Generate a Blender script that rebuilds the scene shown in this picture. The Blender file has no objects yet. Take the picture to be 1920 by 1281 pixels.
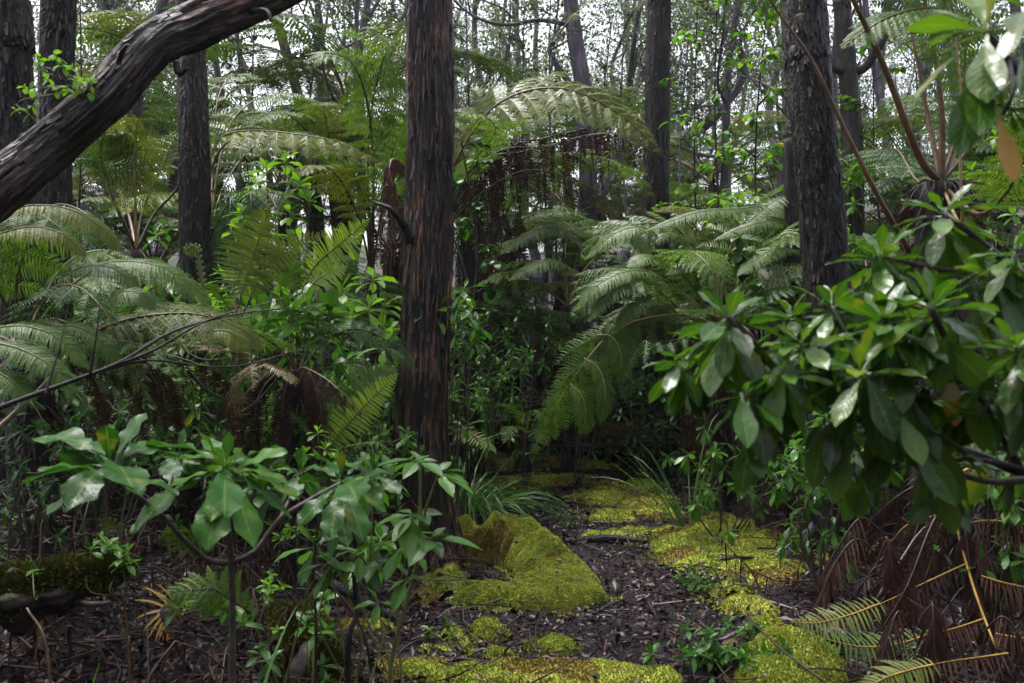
import bpy, math, random
import numpy as np
from mathutils import Vector

# ------------------------------------------------------------------ camera, world, sun, exposure
scene = bpy.context.scene
COL = scene.collection
CAMZ = 1.5
FPX = 1867.0
cam_d = bpy.data.cameras.new("camera")
cam = bpy.data.objects.new("camera", cam_d)
COL.objects.link(cam)
cam.location = (0, 0, CAMZ)
cam.rotation_euler = (math.radians(90), 0, 0)
cam_d.sensor_width = 36
cam_d.lens = 36 * FPX / 1920
cam_d.clip_start = 0.05
cam_d.clip_end = 500
cam_d.dof.use_dof = True
cam_d.dof.focus_distance = 7.0
cam_d.dof.aperture_fstop = 5.0
scene.camera = cam

SUN_EL, SUN_AZ = 68, -40          # degrees; azimuth measured from +Y (into the picture) towards +X
world = bpy.data.worlds.new("World")
scene.world = world
world.use_nodes = True
wn = world.node_tree
wn.nodes.clear()
w_sky = wn.nodes.new("ShaderNodeTexSky")
w_sky.sky_type = 'NISHITA'
w_sky.sun_disc = False
w_sky.sun_elevation = math.radians(SUN_EL)
w_sky.sun_rotation = math.radians(SUN_AZ)
w_sky.dust_density = 6.0
w_sky.ozone_density = 1.0
w_hs = wn.nodes.new("ShaderNodeHueSaturation")
w_hs.inputs['Saturation'].default_value = 0.42
w_bg = wn.nodes.new("ShaderNodeBackground")
w_bg.inputs['Strength'].default_value = 0.12
w_out = wn.nodes.new("ShaderNodeOutputWorld")
wn.links.new(w_sky.outputs[0], w_hs.inputs['Color'])
wn.links.new(w_hs.outputs[0], w_bg.inputs['Color'])
wn.links.new(w_bg.outputs[0], w_out.inputs['Surface'])

sun_d = bpy.data.lights.new("sun", 'SUN')
sun_d.energy = 1.4
sun_d.angle = math.radians(18)
sun_d.color = (1.0, 0.98, 0.96)
sun = bpy.data.objects.new("sun", sun_d)
COL.objects.link(sun)
_a, _e = math.radians(SUN_AZ), math.radians(SUN_EL)
_sd = Vector((math.sin(_a) * math.cos(_e), math.cos(_a) * math.cos(_e), math.sin(_e)))
sun.rotation_euler = (-_sd).to_track_quat('-Z', 'Y').to_euler()
sun.location = _sd * 40

scene.view_settings.view_transform = 'Standard'
scene.view_settings.look = 'None'
scene.view_settings.gamma = 1.0
scene.view_settings.exposure = 1.78
cy = scene.cycles
cy.max_bounces = 6
cy.diffuse_bounces = 3
cy.glossy_bounces = 2
cy.transmission_bounces = 4
cy.transparent_max_bounces = 4
cy.volume_bounces = 0
cy.use_denoising = True
cy.use_adaptive_sampling = True
cy.adaptive_threshold = 0.02
cy.sample_clamp_indirect = 4.0
scene.render.use_persistent_data = False

# ------------------------------------------------------------------ numeric helpers
RNG = np.random.default_rng(7)
UP = np.array((0., 0., 1.))
TOCAM = np.array((0., -1., 0.15))


def A(*v):
    return np.array(v, float)


def at(px, py, d):
    """point of the place that the photograph shows at pixel px, py when it lies d metres away"""
    return np.array(((px - 960) / FPX * d, d, CAMZ - (py - 640.5) / FPX * d))


def nrm(v):
    v = np.asarray(v, float)
    return v / np.maximum(np.linalg.norm(v, axis=-1, keepdims=True), 1e-9)


def _hash(ix, iy, iz):
    h = (ix * 374761393 + iy * 668265263 + iz * 2147483647 + 1013904223) & 0xffffffff
    h = ((h ^ (h >> 13)) * 1274126177) & 0xffffffff
    h = h ^ (h >> 16)
    return (h & 0xffff) / 65535.0


def vnoise(p):
    """smooth value noise, 0..1, p (...,3)"""
    p = np.asarray(p, float)
    i = np.floor(p).astype(np.int64)
    f = p - i
    f = f * f * (3 - 2 * f)
    r = 0
    for dx in (0, 1):
        for dy in (0, 1):
            for dz in (0, 1):
                w = (f[..., 0] if dx else 1 - f[..., 0]) * (f[..., 1] if dy else 1 - f[..., 1]) * (f[..., 2] if dz else 1 - f[..., 2])
                r = r + w * _hash(i[..., 0] + dx, i[..., 1] + dy, i[..., 2] + dz)
    return r


def fbm(p, o=3):
    p = np.asarray(p, float)
    r, a, s = 0, 0.5, 0
    for _ in range(o):
        r = r + a * vnoise(p)
        s += a
        a *= 0.5
        p = p * 2.03 + 17.3
    return r / s


def n2(x, y, f, seed=0., o=2):
    x = np.asarray(x, float)
    y = np.asarray(y, float)
    return fbm(np.stack([x * f + seed, y * f + seed * 1.7, np.zeros_like(x) + seed], -1), o) - 0.5


def gz(x, y):
    """height of the forest floor"""
    x = np.asarray(x, float)
    y = np.asarray(y, float)
    h = 0.16 * n2(x, y, 0.55, 3.1) + 0.07 * n2(x, y, 2.1, 8.2)
    side = np.abs(x - (0.75 - 0.02 * (y - 5)))
    h = h * np.clip(side / 1.2, 0.35, 1)
    h = h + 0.10 * np.clip((side - 1.0) / 1.5, 0, 1.6)
    h = h + 0.035 * np.maximum(0, y - 12.5) + 0.05 * np.clip(y - 11.5, 0, 4)
    h = h + 0.10 * np.clip(y - 20, 0, 60)                       # far slope, added to close off bright sky low down
    h = h + 0.22 * np.clip(np.abs(x) - 9.5, 0, 30)              # side banks, added to keep out low side light
    h = h + 0.75 * np.clip(-2.5 - y, 0, 12)                     # unseen bank added behind the viewer to block low light
    return h


def crv(pts, n):
    """Catmull-Rom through pts, n samples evenly by length"""
    P = np.asarray(pts, float)
    if len(P) == 2:
        return P[0] + (P[1] - P[0]) * np.linspace(0, 1, n)[:, None]
    Q = np.vstack([2 * P[0] - P[1], P, 2 * P[-1] - P[-2]])
    out = []
    for i in range(len(P) - 1):
        p0, p1, p2, p3 = Q[i:i + 4]
        t = np.linspace(0, 1, 14, endpoint=False)[:, None]
        out.append(0.5 * (2 * p1 + (p2 - p0) * t + (2 * p0 - 5 * p1 + 4 * p2 - p3) * t ** 2 + (3 * p1 - p0 - 3 * p2 + p3) * t ** 3))
    D = np.vstack(out + [P[-1:]])
    s = np.concatenate([[0], np.cumsum(np.linalg.norm(np.diff(D, axis=0), axis=1))])
    q = np.linspace(0, s[-1], n)
    return np.stack([np.interp(q, s, D[:, k]) for k in range(3)], -1)


def clen(P):
    return float(np.linalg.norm(np.diff(P, axis=0), axis=1).sum())


def tang(P):
    return nrm(np.gradient(P, axis=0))


# ------------------------------------------------------------------ mesh builder
class MB:
    def __init__(self):
        self.v, self.q, self.m, self.uv, self.tc, self.n = [], [], [], [], [], 0

    def add(self, v, q, mat=0, uv=None, tc=None):
        v = np.asarray(v, float).reshape(-1, 3)
        q = np.asarray(q, np.int64).reshape(-1, 4)
        self.v.append(v)
        self.q.append(q + self.n)
        self.m.append(np.full(len(q), mat, np.int32))
        self.uv.append(np.zeros((len(v), 2)) if uv is None else np.asarray(uv, float).reshape(-1, 2))
        self.tc.append(v.copy() if tc is None else np.asarray(tc, float).reshape(-1, 3))
        self.n += len(v)

    def build(self, name, mats, parent=None, org=(0, 0, 0), smooth=True):
        v = np.concatenate(self.v) - np.asarray(org, float)
        q = np.concatenate(self.q)
        me = bpy.data.meshes.new(name)
        me.vertices.add(len(v))
        me.vertices.foreach_set("co", v.astype(np.float32).ravel())
        me.loops.add(4 * len(q))
        me.loops.foreach_set("vertex_index", q.astype(np.int32).ravel())
        me.polygons.add(len(q))
        me.polygons.foreach_set("loop_start", np.arange(0, 4 * len(q), 4, dtype=np.int32))
        me.polygons.foreach_set("material_index", np.concatenate(self.m))
        me.polygons.foreach_set("use_smooth", np.full(len(q), smooth, bool))
        uvl = me.uv_layers.new(name="UVMap")
        uvl.data.foreach_set("uv", np.concatenate(self.uv)[q.ravel()].astype(np.float32).ravel())
        at_ = me.attributes.new("tc", 'FLOAT_VECTOR', 'POINT')
        at_.data.foreach_set("vector", np.concatenate(self.tc).astype(np.float32).ravel())
        me.update(calc_edges=True)
        for m in (mats if isinstance(mats, (list, tuple)) else [mats]):
            me.materials.append(m)
        o = bpy.data.objects.new(name, me)
        COL.objects.link(o)
        if parent is not None:
            o.parent = parent
        else:
            o.location = org
        return o


def tube(mb, P, R, ns=8, mat=0, rough=0.0, rf=(6, 6, 1.0), seed=0.0, cap=True, fine=None):
    """tapered tube along P with radii R; rough = relief as a share of the radius, rf = its frequencies across and along"""
    P = np.asarray(P, float)
    n = len(P)
    R = np.full(n, R) if np.isscalar(R) else np.asarray(R, float)
    if cap:
        T0 = nrm(P[1] - P[0])
        T1 = nrm(P[-1] - P[-2])
        P = np.vstack([P[0] - T0 * R[0] * .05, P, P[-1] + T1 * R[-1] * .05])
        R = np.concatenate([[R[0] * .02], R, [R[-1] * .02]])
        n += 2
    T = tang(P)
    if cap:
        T[0], T[-1] = T[1], T[-2]
    a = np.array((1., 0, 0)) if abs(T[0][0]) < .8 else np.array((0, 1., 0))
    U = np.zeros((n, 3))
    u = nrm(a - T[0] * np.dot(a, T[0]))
    for i in range(n):
        u = nrm(u - T[i] * np.dot(u, T[i]))
        U[i] = u
    W = np.cross(T, U)
    th = np.linspace(0, 2 * np.pi, ns, endpoint=False)
    c, s = np.cos(th), np.sin(th)
    L = np.concatenate([[0], np.cumsum(np.linalg.norm(np.diff(P, axis=0), axis=1))])
    Rm = R[:, None] * np.ones(ns)
    TC = np.stack([Rm * c, Rm * s, L[:, None] * np.ones(ns)], -1)
    if rough:
        nn = fbm(np.stack([c * rf[0] + 0 * Rm + seed, s * rf[1] + 0 * Rm + seed, TC[..., 2] * rf[2] + seed], -1), 3) - .5
        Rm = Rm * (1 + 2 * rough * nn)
        if fine:
            nn = fbm(np.stack([c * fine[1] + 0 * Rm + seed, s * fine[1] + 0 * Rm, TC[..., 2] * fine[2] + seed], -1), 3) - .5
            Rm = Rm * (1 + 2 * fine[0] * nn)
    V = P[:, None, :] + Rm[..., None] * (c[None, :, None] * U[:, None, :] + s[None, :, None] * W[:, None, :])
    i = np.arange(n - 1)[:, None] * ns
    j = np.arange(ns)[None, :]
    j2 = (j + 1) % ns
    Q = np.stack([i + j, i + j2, i + ns + j2, i + ns + j], -1)
    uv = np.stack([np.broadcast_to(th / (2 * np.pi), (n, ns)), TC[..., 2]], -1)
    mb.add(V, Q, mat, uv, TC)
    return V


def leaf_profile(kind):
    def f(u):
        if kind == 'obovate':
            return np.clip(np.sin(np.pi * np.clip(u, 0, 1) ** 1.45) ** .85 + .07 * (u < .2), .03, 1)
        if kind == 'lobed':
            return np.clip((np.sin(np.pi * u ** 1.75) ** .85 + .10 * np.sin(np.pi * u)) * (1 + .10 * np.sin(u * 25 + 1)), .05, 1.15)
        if kind == 'ovate':
            return np.clip(np.sin(np.pi * u ** .75) ** .9, .02, 1)
        if kind == 'strap':
            return np.clip((1 - u ** 3) * (.6 + .8 * np.minimum(u, .5)), .02, 1)
        return np.clip(np.sin(np.pi * u ** .95), .03, 1)
    return f


def leaves(mb, B, D, L, Wd, bend=.6, kind='ovate', K=5, nx=3, fold=.25, wave=0., up=UP, mat=0, rng=RNG, stem=0.0):
    """a batch of curved leaf blades; B bases, D directions, L lengths, Wd widths (metres)"""
    B = np.asarray(B, float).reshape(-1, 3)
    N = len(B)
    D = nrm(np.broadcast_to(np.asarray(D, float), (N, 3)))
    L = np.broadcast_to(np.asarray(L, float), (N,))
    Wd = np.broadcast_to(np.asarray(Wd, float), (N,))
    bend = np.broadcast_to(np.asarray(bend, float), (N,))
    up = np.broadcast_to(np.asarray(up, float), (N, 3))
    prof = leaf_profile(kind)
    us = np.linspace(0, 1, K + 1)
    p = B.copy()
    V = np.zeros((N, K + 1, nx, 3))
    ph = rng.uniform(0, 6.28, N)
    roll = rng.normal(0, .25, N)
    xs = np.linspace(-1, 1, nx)
    S0 = np.cross(D, up)
    bad = np.linalg.norm(S0, axis=1) < .15
    S0[bad] = np.cross(D[bad], np.array((0.3, -1., 0)))
    S0 = nrm(S0)
    for k, u in enumerate(us):
        d = nrm(D + np.array((0, 0, -1.)) * (bend * u * (1 if k else 0))[:, None])
        S = nrm(S0 - d * (S0 * d).sum(1, keepdims=True))
        Nn = np.cross(S, d)
        S, Nn = S * np.cos(roll)[:, None] + Nn * np.sin(roll)[:, None], Nn * np.cos(roll)[:, None] - S * np.sin(roll)[:, None]
        if k:
            p = p + d * (L / K)[:, None]
        if stem and u < stem:
            w = Wd * .06
        else:
            w = Wd * .5 * prof(np.array((u - stem) / (1 - stem)))
        for c, x in enumerate(xs):
            lift = fold * abs(x) * w + wave * Wd * abs(x) * np.sin(u * 19 + ph + x * 1.6)
            V[:, k, c] = p + S * (w * x)[:, None] + Nn * lift[:, None]
    nv = (K + 1) * nx
    q = []
    for k in range(K):
        for c in range(nx - 1):
            a = k * nx + c
            q.append((a, a + 1, a + nx + 1, a + nx))
    Q = np.arange(N)[:, None, None] * nv + np.array(q)[None]
    uv = np.zeros((N, K + 1, nx, 2))
    uv[..., 0] = (xs * .5 + .5)[None, None, :]
    uv[..., 1] = us[None, :, None]
    mb.add(V, Q, mat, uv)


# ------------------------------------------------------------------ materials
def _mat(name):
    m = bpy.data.materials.new(name)
    m.use_nodes = True
    nt = m.node_tree
    nt.nodes.clear()
    out = nt.nodes.new("ShaderNodeOutputMaterial")
    return m, nt, out


def _nd(nt, typ, **kw):
    n = nt.nodes.new(typ)
    for k, v in kw.items():
        if k in n.inputs:
            n.inputs[k].default_value = v
        else:
            setattr(n, k, v)
    return n


def _ramp(nt, src, stops):
    r = nt.nodes.new("ShaderNodeValToRGB")
    e = r.color_ramp.elements
    while len(e) < len(stops):
        e.new(.5)
    for i, (p, c) in enumerate(stops):
        e[i].position = p
        e[i].color = (*c, 1)
    nt.links.new(src, r.inputs[0])
    return r.outputs[0]


def _mix(nt, fac, a, b, mode='MIX'):
    n = nt.nodes.new("ShaderNodeMix")
    n.data_type = 'RGBA'
    n.blend_type = mode
    for sock, v in ((n.inputs[0], fac), (n.inputs[6], a), (n.inputs[7], b)):
        if hasattr(v, 'is_linked'):
            nt.links.new(v, sock)
        elif isinstance(v, (int, float)):
            sock.default_value = v
        else:
            sock.default_value = (*v, 1)
    return n.outputs[2]


def _math(nt, op, a, b=0.0):
    n = nt.nodes.new("ShaderNodeMath")
    n.operation = op
    for sock, v in ((n.inputs[0], a), (n.inputs[1], b)):
        if hasattr(v, 'is_linked'):
            nt.links.new(v, sock)
        else:
            sock.default_value = v
    return n.outputs[0]


def leaf_mat(name, stops, rough=.35, trans=.25, tcol=None, vein=False, spots=None, spec=.5, scale=3.0, island=.6):
    m, nt, out = _mat(name)
    oi = _nd(nt, "ShaderNodeObjectInfo")
    ge = _nd(nt, "ShaderNodeNewGeometry")
    tc = _nd(nt, "ShaderNodeTexCoord")
    no = _nd(nt, "ShaderNodeTexNoise", Scale=scale, Detail=3.0)
    nt.links.new(tc.outputs['Object'], no.inputs['Vector'])
    f = _math(nt, 'MULTIPLY', ge.outputs['Random Per Island'], island)
    f2 = _math(nt, 'MULTIPLY', oi.outputs['Random'], 1 - island)
    f = _math(nt, 'ADD', f, f2)
    f = _math(nt, 'ADD', f, _math(nt, 'MULTIPLY', _math(nt, 'SUBTRACT', no.outputs[0], .5), .7))
    col = _ramp(nt, f, stops)
    if vein:
        uvn = _nd(nt, "ShaderNodeUVMap", uv_map="UVMap")
        sx = _nd(nt, "ShaderNodeSeparateXYZ")
        nt.links.new(uvn.outputs[0], sx.inputs[0])
        ax = _math(nt, 'ABSOLUTE', _math(nt, 'SUBTRACT', sx.outputs[0], .5))
        mid = _math(nt, 'LESS_THAN', ax, .035)
        w = _math(nt, 'SINE', _math(nt, 'MULTIPLY', _math(nt, 'SUBTRACT', sx.outputs[1], _math(nt, 'MULTIPLY', ax, .35)), 75.0))
        sv = _math(nt, 'MULTIPLY', _math(nt, 'GREATER_THAN', w, .9), .16)
        vf = _math(nt, 'MAXIMUM', _math(nt, 'MULTIPLY', mid, .42), sv)
        col = _mix(nt, vf, col, (.16, .20, .05))
    if spots:
        n3 = _nd(nt, "ShaderNodeTexNoise", Scale=14.0, Detail=2.0)
        nt.links.new(tc.outputs['Object'], n3.inputs['Vector'])
        sf = _ramp(nt, n3.outputs[0], [(.62, (0, 0, 0)), (.72, (1, 1, 1))])
        col = _mix(nt, sf, col, spots)
    pr = _nd(nt, "ShaderNodeBsdfPrincipled", Roughness=rough)
    pr.inputs['Specular IOR Level'].default_value = spec
    nt.links.new(col, pr.inputs['Base Color'])
    n4 = _nd(nt, "ShaderNodeTexNoise", Scale=scale * 14, Detail=2.0)
    nt.links.new(tc.outputs['Object'], n4.inputs['Vector'])
    bp = _nd(nt, "ShaderNodeBump", Strength=.5 if vein else .35, Distance=.008)
    nt.links.new(n4.outputs[0] if not vein else _math(nt, 'ADD', _math(nt, 'MULTIPLY', n4.outputs[0], .6), _math(nt, 'MULTIPLY', w, .02)), bp.inputs['Height'])
    nt.links.new(bp.outputs[0], pr.inputs['Normal'])
    rr = _math(nt, 'ADD', _math(nt, 'MULTIPLY', no.outputs[0], .35), rough - .17)
    nt.links.new(rr, pr.inputs['Roughness'])
    if trans > 0:
        tr = _nd(nt, "ShaderNodeBsdfTranslucent")
        nt.links.new(_mix(nt, 1.0, col, tcol or (1.5, 1.5, .6), 'MULTIPLY'), tr.inputs['Color'])
        mx = _nd(nt, "ShaderNodeMixShader")
        mx.inputs[0].default_value = trans
        nt.links.new(pr.outputs[0], mx.inputs[1])
        nt.links.new(tr.outputs[0], mx.inputs[2])
        nt.links.new(mx.outputs[0], out.inputs[0])
    else:
        nt.links.new(pr.outputs[0], out.inputs[0])
    return m


def bark_mat(name, dark, mid, light, sx=14., sz=1.6, cut=(.38, .5, .62), rough=.5, bump=.8, moss=None, dist=.02):
    """fibrous, flaking bark in the trunk's own space (attribute tc: across, across, along)"""
    m, nt, out = _mat(name)
    a = _nd(nt, "ShaderNodeAttribute", attribute_name="tc")
    mp = _nd(nt, "ShaderNodeMapping")
    mp.inputs['Scale'].default_value = (sx, sx, sz)
    nt.links.new(a.outputs['Vector'], mp.inputs['Vector'])
    n1 = _nd(nt, "ShaderNodeTexNoise", Scale=1.0, Detail=6.0, Roughness=.65, Distortion=.5)
    nt.links.new(mp.outputs[0], n1.inputs['Vector'])
    mp2 = _nd(nt, "ShaderNodeMapping")
    mp2.inputs['Scale'].default_value = (sx * 3.2, sx * 3.2, sz * 5)
    nt.links.new(a.outputs['Vector'], mp2.inputs['Vector'])
    n2_ = _nd(nt, "ShaderNodeTexNoise", Scale=1.0, Detail=4.0, Roughness=.6)
    nt.links.new(mp2.outputs[0], n2_.inputs['Vector'])
    n3 = _nd(nt, "ShaderNodeTexNoise", Scale=2.3, Detail=3.0)
    nt.links.new(a.outputs['Vector'], n3.inputs['Vector'])
    f = _math(nt, 'ADD', _math(nt, 'MULTIPLY', n1.outputs[0], .6), _math(nt, 'MULTIPLY', n2_.outputs[0], .4))
    f = _math(nt, 'ADD', f, _math(nt, 'MULTIPLY', _math(nt, 'SUBTRACT', n3.outputs[0], .5), .45))
    col = _ramp(nt, f, [(cut[0], dark), (cut[1], mid), (cut[2], light)])
    if moss:
        n5 = _nd(nt, "ShaderNodeTexNoise", Scale=5.0, Detail=4.0)
        nt.links.new(a.outputs['Vector'], n5.inputs['Vector'])
        ge = _nd(nt, "ShaderNodeNewGeometry")
        sz_ = _nd(nt, "ShaderNodeSeparateXYZ")
        nt.links.new(ge.outputs['Normal'], sz_.inputs[0])
        mf = _math(nt, 'ADD', n5.outputs[0], _math(nt, 'MULTIPLY', sz_.outputs[2], moss[1]))
        mf = _ramp(nt, mf, [(moss[2], (0, 0, 0)), (moss[2] + .12, (1, 1, 1))])
        col = _mix(nt, mf, col, moss[0])
    pr = _nd(nt, "ShaderNodeBsdfPrincipled", Roughness=rough)
    pr.inputs['Specular IOR Level'].default_value = .35
    nt.links.new(col, pr.inputs['Base Color'])
    bp = _nd(nt, "ShaderNodeBump", Strength=bump, Distance=dist)
    nt.links.new(f, bp.inputs['Height'])
    nt.links.new(bp.outputs[0], pr.inputs['Normal'])
    nt.links.new(pr.outputs[0], out.inputs[0])
    return m


def plain_mat(name, stops, rough=.5, scale=8., bump=.4, spec=.4, island=False, detail=5., dist=.01):
    m, nt, out = _mat(name)
    tc = _nd(nt, "ShaderNodeTexCoord")
    no = _nd(nt, "ShaderNodeTexNoise", Scale=scale, Detail=detail, Roughness=.65)
    nt.links.new(tc.outputs['Object'], no.inputs['Vector'])
    f = no.outputs[0]
    if island:
        ge = _nd(nt, "ShaderNodeNewGeometry")
        f = _math(nt, 'ADD', _math(nt, 'MULTIPLY', ge.outputs['Random Per Island'], island), _math(nt, 'MULTIPLY', f, 1 - island))
    col = _ramp(nt, f, stops)
    pr = _nd(nt, "ShaderNodeBsdfPrincipled", Roughness=rough)
    pr.inputs['Specular IOR Level'].default_value = spec
    nt.links.new(col, pr.inputs['Base Color'])
    bp = _nd(nt, "ShaderNodeBump", Strength=bump, Distance=dist)
    nt.links.new(no.outputs[0], bp.inputs['Height'])
    nt.links.new(bp.outputs[0], pr.inputs['Normal'])
    nt.links.new(pr.outputs[0], out.inputs[0])
    return m


M = {}
M['frond'] = leaf_mat('frond_green', [(.0, (.030, .072, .008)), (.5, (.058, .122, .014)), (1., (.105, .175, .026))], rough=.42, trans=.36, spec=.24)
M['frond_deep'] = leaf_mat('frond_deep_green', [(.0, (.014, .046, .008)), (.5, (.026, .078, .013)), (1., (.050, .115, .022))], rough=.42, trans=.34, spec=.22)
M['frond_olive'] = leaf_mat('frond_olive', [(.0, (.055, .082, .010)), (.5, (.10, .13, .017)), (1., (.16, .17, .035))], rough=.42, trans=.36, spec=.22)
M['frond_lime'] = leaf_mat("frond_lime", [(.0, (.10, .17, .02)), (.5, (.16, .25, .03)), (1., (.22, .30, .05))], rough=.4, trans=.35)
M['frond_rust'] = leaf_mat('frond_rust', [(.0, (.016, .006, .005)), (.5, (.055, .018, .012)), (1., (.12, .045, .028))], rough=.6, trans=.2, tcol=(1.3, .8, .5), spec=.12, island=.5)
M['frond_dead'] = leaf_mat('frond_dead', [(.0, (.010, .005, .004)), (.5, (.032, .013, .009)), (1., (.085, .036, .022))], rough=.6, trans=.15, tcol=(1.3, .8, .5), spec=.15, island=.5)
M['frond_mixed'] = leaf_mat("frond_dying", [(.1, (.035, .016, .010)), (.45, (.10, .065, .02)), (.9, (.17, .13, .04))], rough=.5, trans=.15, tcol=(1.3, 1., .5))
M['stalk_dark'] = plain_mat("stalk_dark", [(.35, (.012, .008, .007)), (.65, (.045, .024, .016))], rough=.4, scale=20)
M['stalk_brown'] = plain_mat("stalk_brown", [(.35, (.06, .03, .014)), (.65, (.16, .085, .036))], rough=.4, scale=14)
M['stalk_pale'] = plain_mat("stalk_pale", [(.35, (.20, .13, .05)), (.65, (.36, .26, .10))], rough=.4, scale=14)
M['stalk_green'] = plain_mat("stalk_green", [(.35, (.07, .085, .02)), (.65, (.14, .15, .045))], rough=.4, scale=14)
M['stalk_yellow'] = plain_mat("stalk_yellow", [(.35, (.24, .13, .022)), (.65, (.46, .28, .045))], rough=.4, scale=14)
M['fern_trunk'] = plain_mat("fern_trunk_fibre", [(.35, (.006, .005, .005)), (.6, (.026, .015, .011)), (.8, (.055, .030, .02))], rough=.75, scale=30, bump=1., island=.4)
M['leaf_gloss'] = leaf_mat('leaf_gloss', [(.0, (.014, .062, .006)), (.5, (.030, .115, .010)), (1., (.070, .175, .018))], rough=.3, trans=.33, vein=True, spec=.28)
M['leaf_lobed'] = leaf_mat('leaf_lobed', [(.0, (.007, .046, .005)), (.6, (.016, .078, .008)), (1., (.050, .135, .014))], rough=.33, trans=.27, vein=True, spec=.17, spots=(.10, .12, .015))
M['leaf_right'] = leaf_mat('leaf_right', [(.0, (.009, .042, .003)), (.5, (.024, .082, .006)), (.9, (.075, .155, .011)), (1., (.20, .19, .015))], rough=.27, trans=.33, vein=True, spec=.40, spots=(.10, .12, .012))
M['leaf_bright'] = leaf_mat('leaf_bright', [(.0, (.05, .14, .008)), (.5, (.10, .24, .014)), (1., (.18, .33, .03))], rough=.36, trans=.42, vein=True, spec=.25)
M['leaf_dark'] = leaf_mat('leaf_dark', [(.0, (.010, .042, .006)), (.5, (.020, .074, .010)), (1., (.042, .110, .016))], rough=.36, trans=.3, spec=.25)
M['leaf_yellow'] = leaf_mat("leaf_yellow", [(.0, (.24, .12, .010)), (.5, (.38, .22, .015)), (1., (.45, .32, .04))], rough=.35, trans=.3, tcol=(1.2, 1., .4), spots=(.10, .06, .02))
M['leaf_canopy'] = leaf_mat('leaf_canopy', [(.0, (.034, .048, .030)), (.55, (.070, .098, .052)), (.95, (.13, .16, .078)), (1., (.19, .12, .03))], rough=.55, trans=.42, tcol=(1.2, 1.4, .9), island=.8, spec=.25)
M['leaf_sapling'] = leaf_mat('leaf_sapling', [(.0, (.026, .090, .010)), (.5, (.070, .19, .016)), (.95, (.16, .31, .035)), (1., (.40, .28, .03))], rough=.38, trans=.45, island=.8, spec=.25)
M['grass'] = leaf_mat('grass_blade', [(.0, (.018, .070, .010)), (.5, (.045, .135, .018)), (1., (.10, .20, .035))], rough=.32, trans=.3, island=.8, spec=.3)
M['bark_main'] = bark_mat('bark_main', (.004, .003, .003), (.026, .013, .010), (.36, .17, .115), sx=44., sz=2.4, cut=(.43, .525, .68), rough=.5, bump=1., dist=.03)
M['bark_dark'] = bark_mat('bark_dark', (.003, .0025, .0025), (.009, .0065, .0065), (.065, .045, .043), sx=26., sz=9., cut=(.43, .54, .72), rough=.45, bump=1., dist=.04)
M['bark_log'] = bark_mat('bark_log', (.005, .0035, .004), (.022, .013, .013), (.22, .11, .085), sx=24., sz=3.2, cut=(.43, .53, .67), rough=.5, bump=1., dist=.04, moss=((.035, .042, .014), .25, .74))
M['bark_far'] = bark_mat('bark_far', (.040, .032, .048), (.11, .090, .125), (.25, .21, .26), sx=9., sz=1.4, cut=(.36, .5, .66), rough=.65, bump=.6)  # pale purple of distance haze put into the bark colour
M['bark_fork'] = bark_mat("bark_fork", (.010, .009, .008), (.028, .024, .021), (.08, .07, .06), sx=9., sz=4., cut=(.38, .52, .70), rough=.55, bump=.8, moss=((.055, .075, .02), .1, .62))
M['bark_twig'] = plain_mat('bark_twig', [(.35, (.006, .005, .005)), (.65, (.024, .017, .016))], rough=.5, scale=18, spec=.25)
M['bark_grey'] = plain_mat("bark_grey_twig", [(.35, (.050, .043, .036)), (.65, (.12, .105, .085))], rough=.55, scale=30)
M['bark_stem'] = plain_mat("bark_stem", [(.35, (.030, .024, .018)), (.65, (.085, .068, .05))], rough=.55, scale=40)
M['bark_mossy'] = bark_mat('bark_mossy', (.005, .004, .004), (.018, .012, .010), (.05, .035, .027), sx=14., sz=5., rough=.7, bump=1., moss=((.050, .056, .012), .2, .60))
M['flake'] = plain_mat('bark_flake', [(.3, (.003, .0025, .0025)), (.6, (.011, .007, .007)), (.9, (.060, .038, .034))], rough=.42, scale=14, island=.75)
M['moss'] = plain_mat('moss_green', [(.12, (.075, .120, .018)), (.40, (.19, .255, .036)), (.60, (.38, .395, .070)), (.85, (.52, .48, .14))], rough=.9, scale=3.4, bump=.6, island=.35, spec=.05)
M['moss_brown'] = plain_mat('moss_ochre', [(.15, (.065, .050, .015)), (.5, (.20, .155, .036)), (.85, (.38, .32, .09))], rough=.9, scale=6., bump=.6, island=.45, spec=.05)
M['moss_dark'] = plain_mat('moss_olive', [(.15, (.020, .024, .006)), (.45, (.055, .060, .013)), (.65, (.11, .11, .022)), (.9, (.20, .19, .04))], rough=.9, scale=9., bump=.6, island=.4, spec=.05)
M['litter'] = plain_mat('litter_leaf', [(.10, (.005, .003, .005)), (.45, (.016, .009, .0135)), (.72, (.043, .023, .032)), (.90, (.11, .045, .030)), (.985, (.24, .14, .09))], rough=.4, scale=5., island=.8, spec=.24)
M['soil'] = plain_mat('soil', [(.3, (.004, .003, .003)), (.55, (.012, .007, .008)), (.8, (.030, .017, .016))], rough=.7, scale=14., bump=1., dist=.03, detail=8., spec=.15)
M['twig'] = plain_mat('twig_litter', [(.2, (.008, .005, .005)), (.6, (.028, .015, .012)), (.9, (.08, .040, .025))], rough=.5, scale=7., island=.7, spec=.25)


# ------------------------------------------------------------------ scene graph helpers
def tag(o, label=None, cat=None, group=None, kind=None):
    if label:
        o['label'] = label
    if cat:
        o['category'] = cat
    if group:
        o['group'] = group
    if kind:
        o['kind'] = kind
    return o


def thing(name, label, cat, loc=(0, 0, 0), group=None):
    o = bpy.data.objects.new(name, None)
    o.empty_display_size = .2
    COL.objects.link(o)
    o.location = tuple(loc)
    return tag(o, label, cat, group)


def copy_tree(o, parent=None):
    c = o.copy()
    COL.objects.link(c)
    c.parent = parent
    for ch in list(o.children):
        copy_tree(ch, c)
    return c


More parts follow.
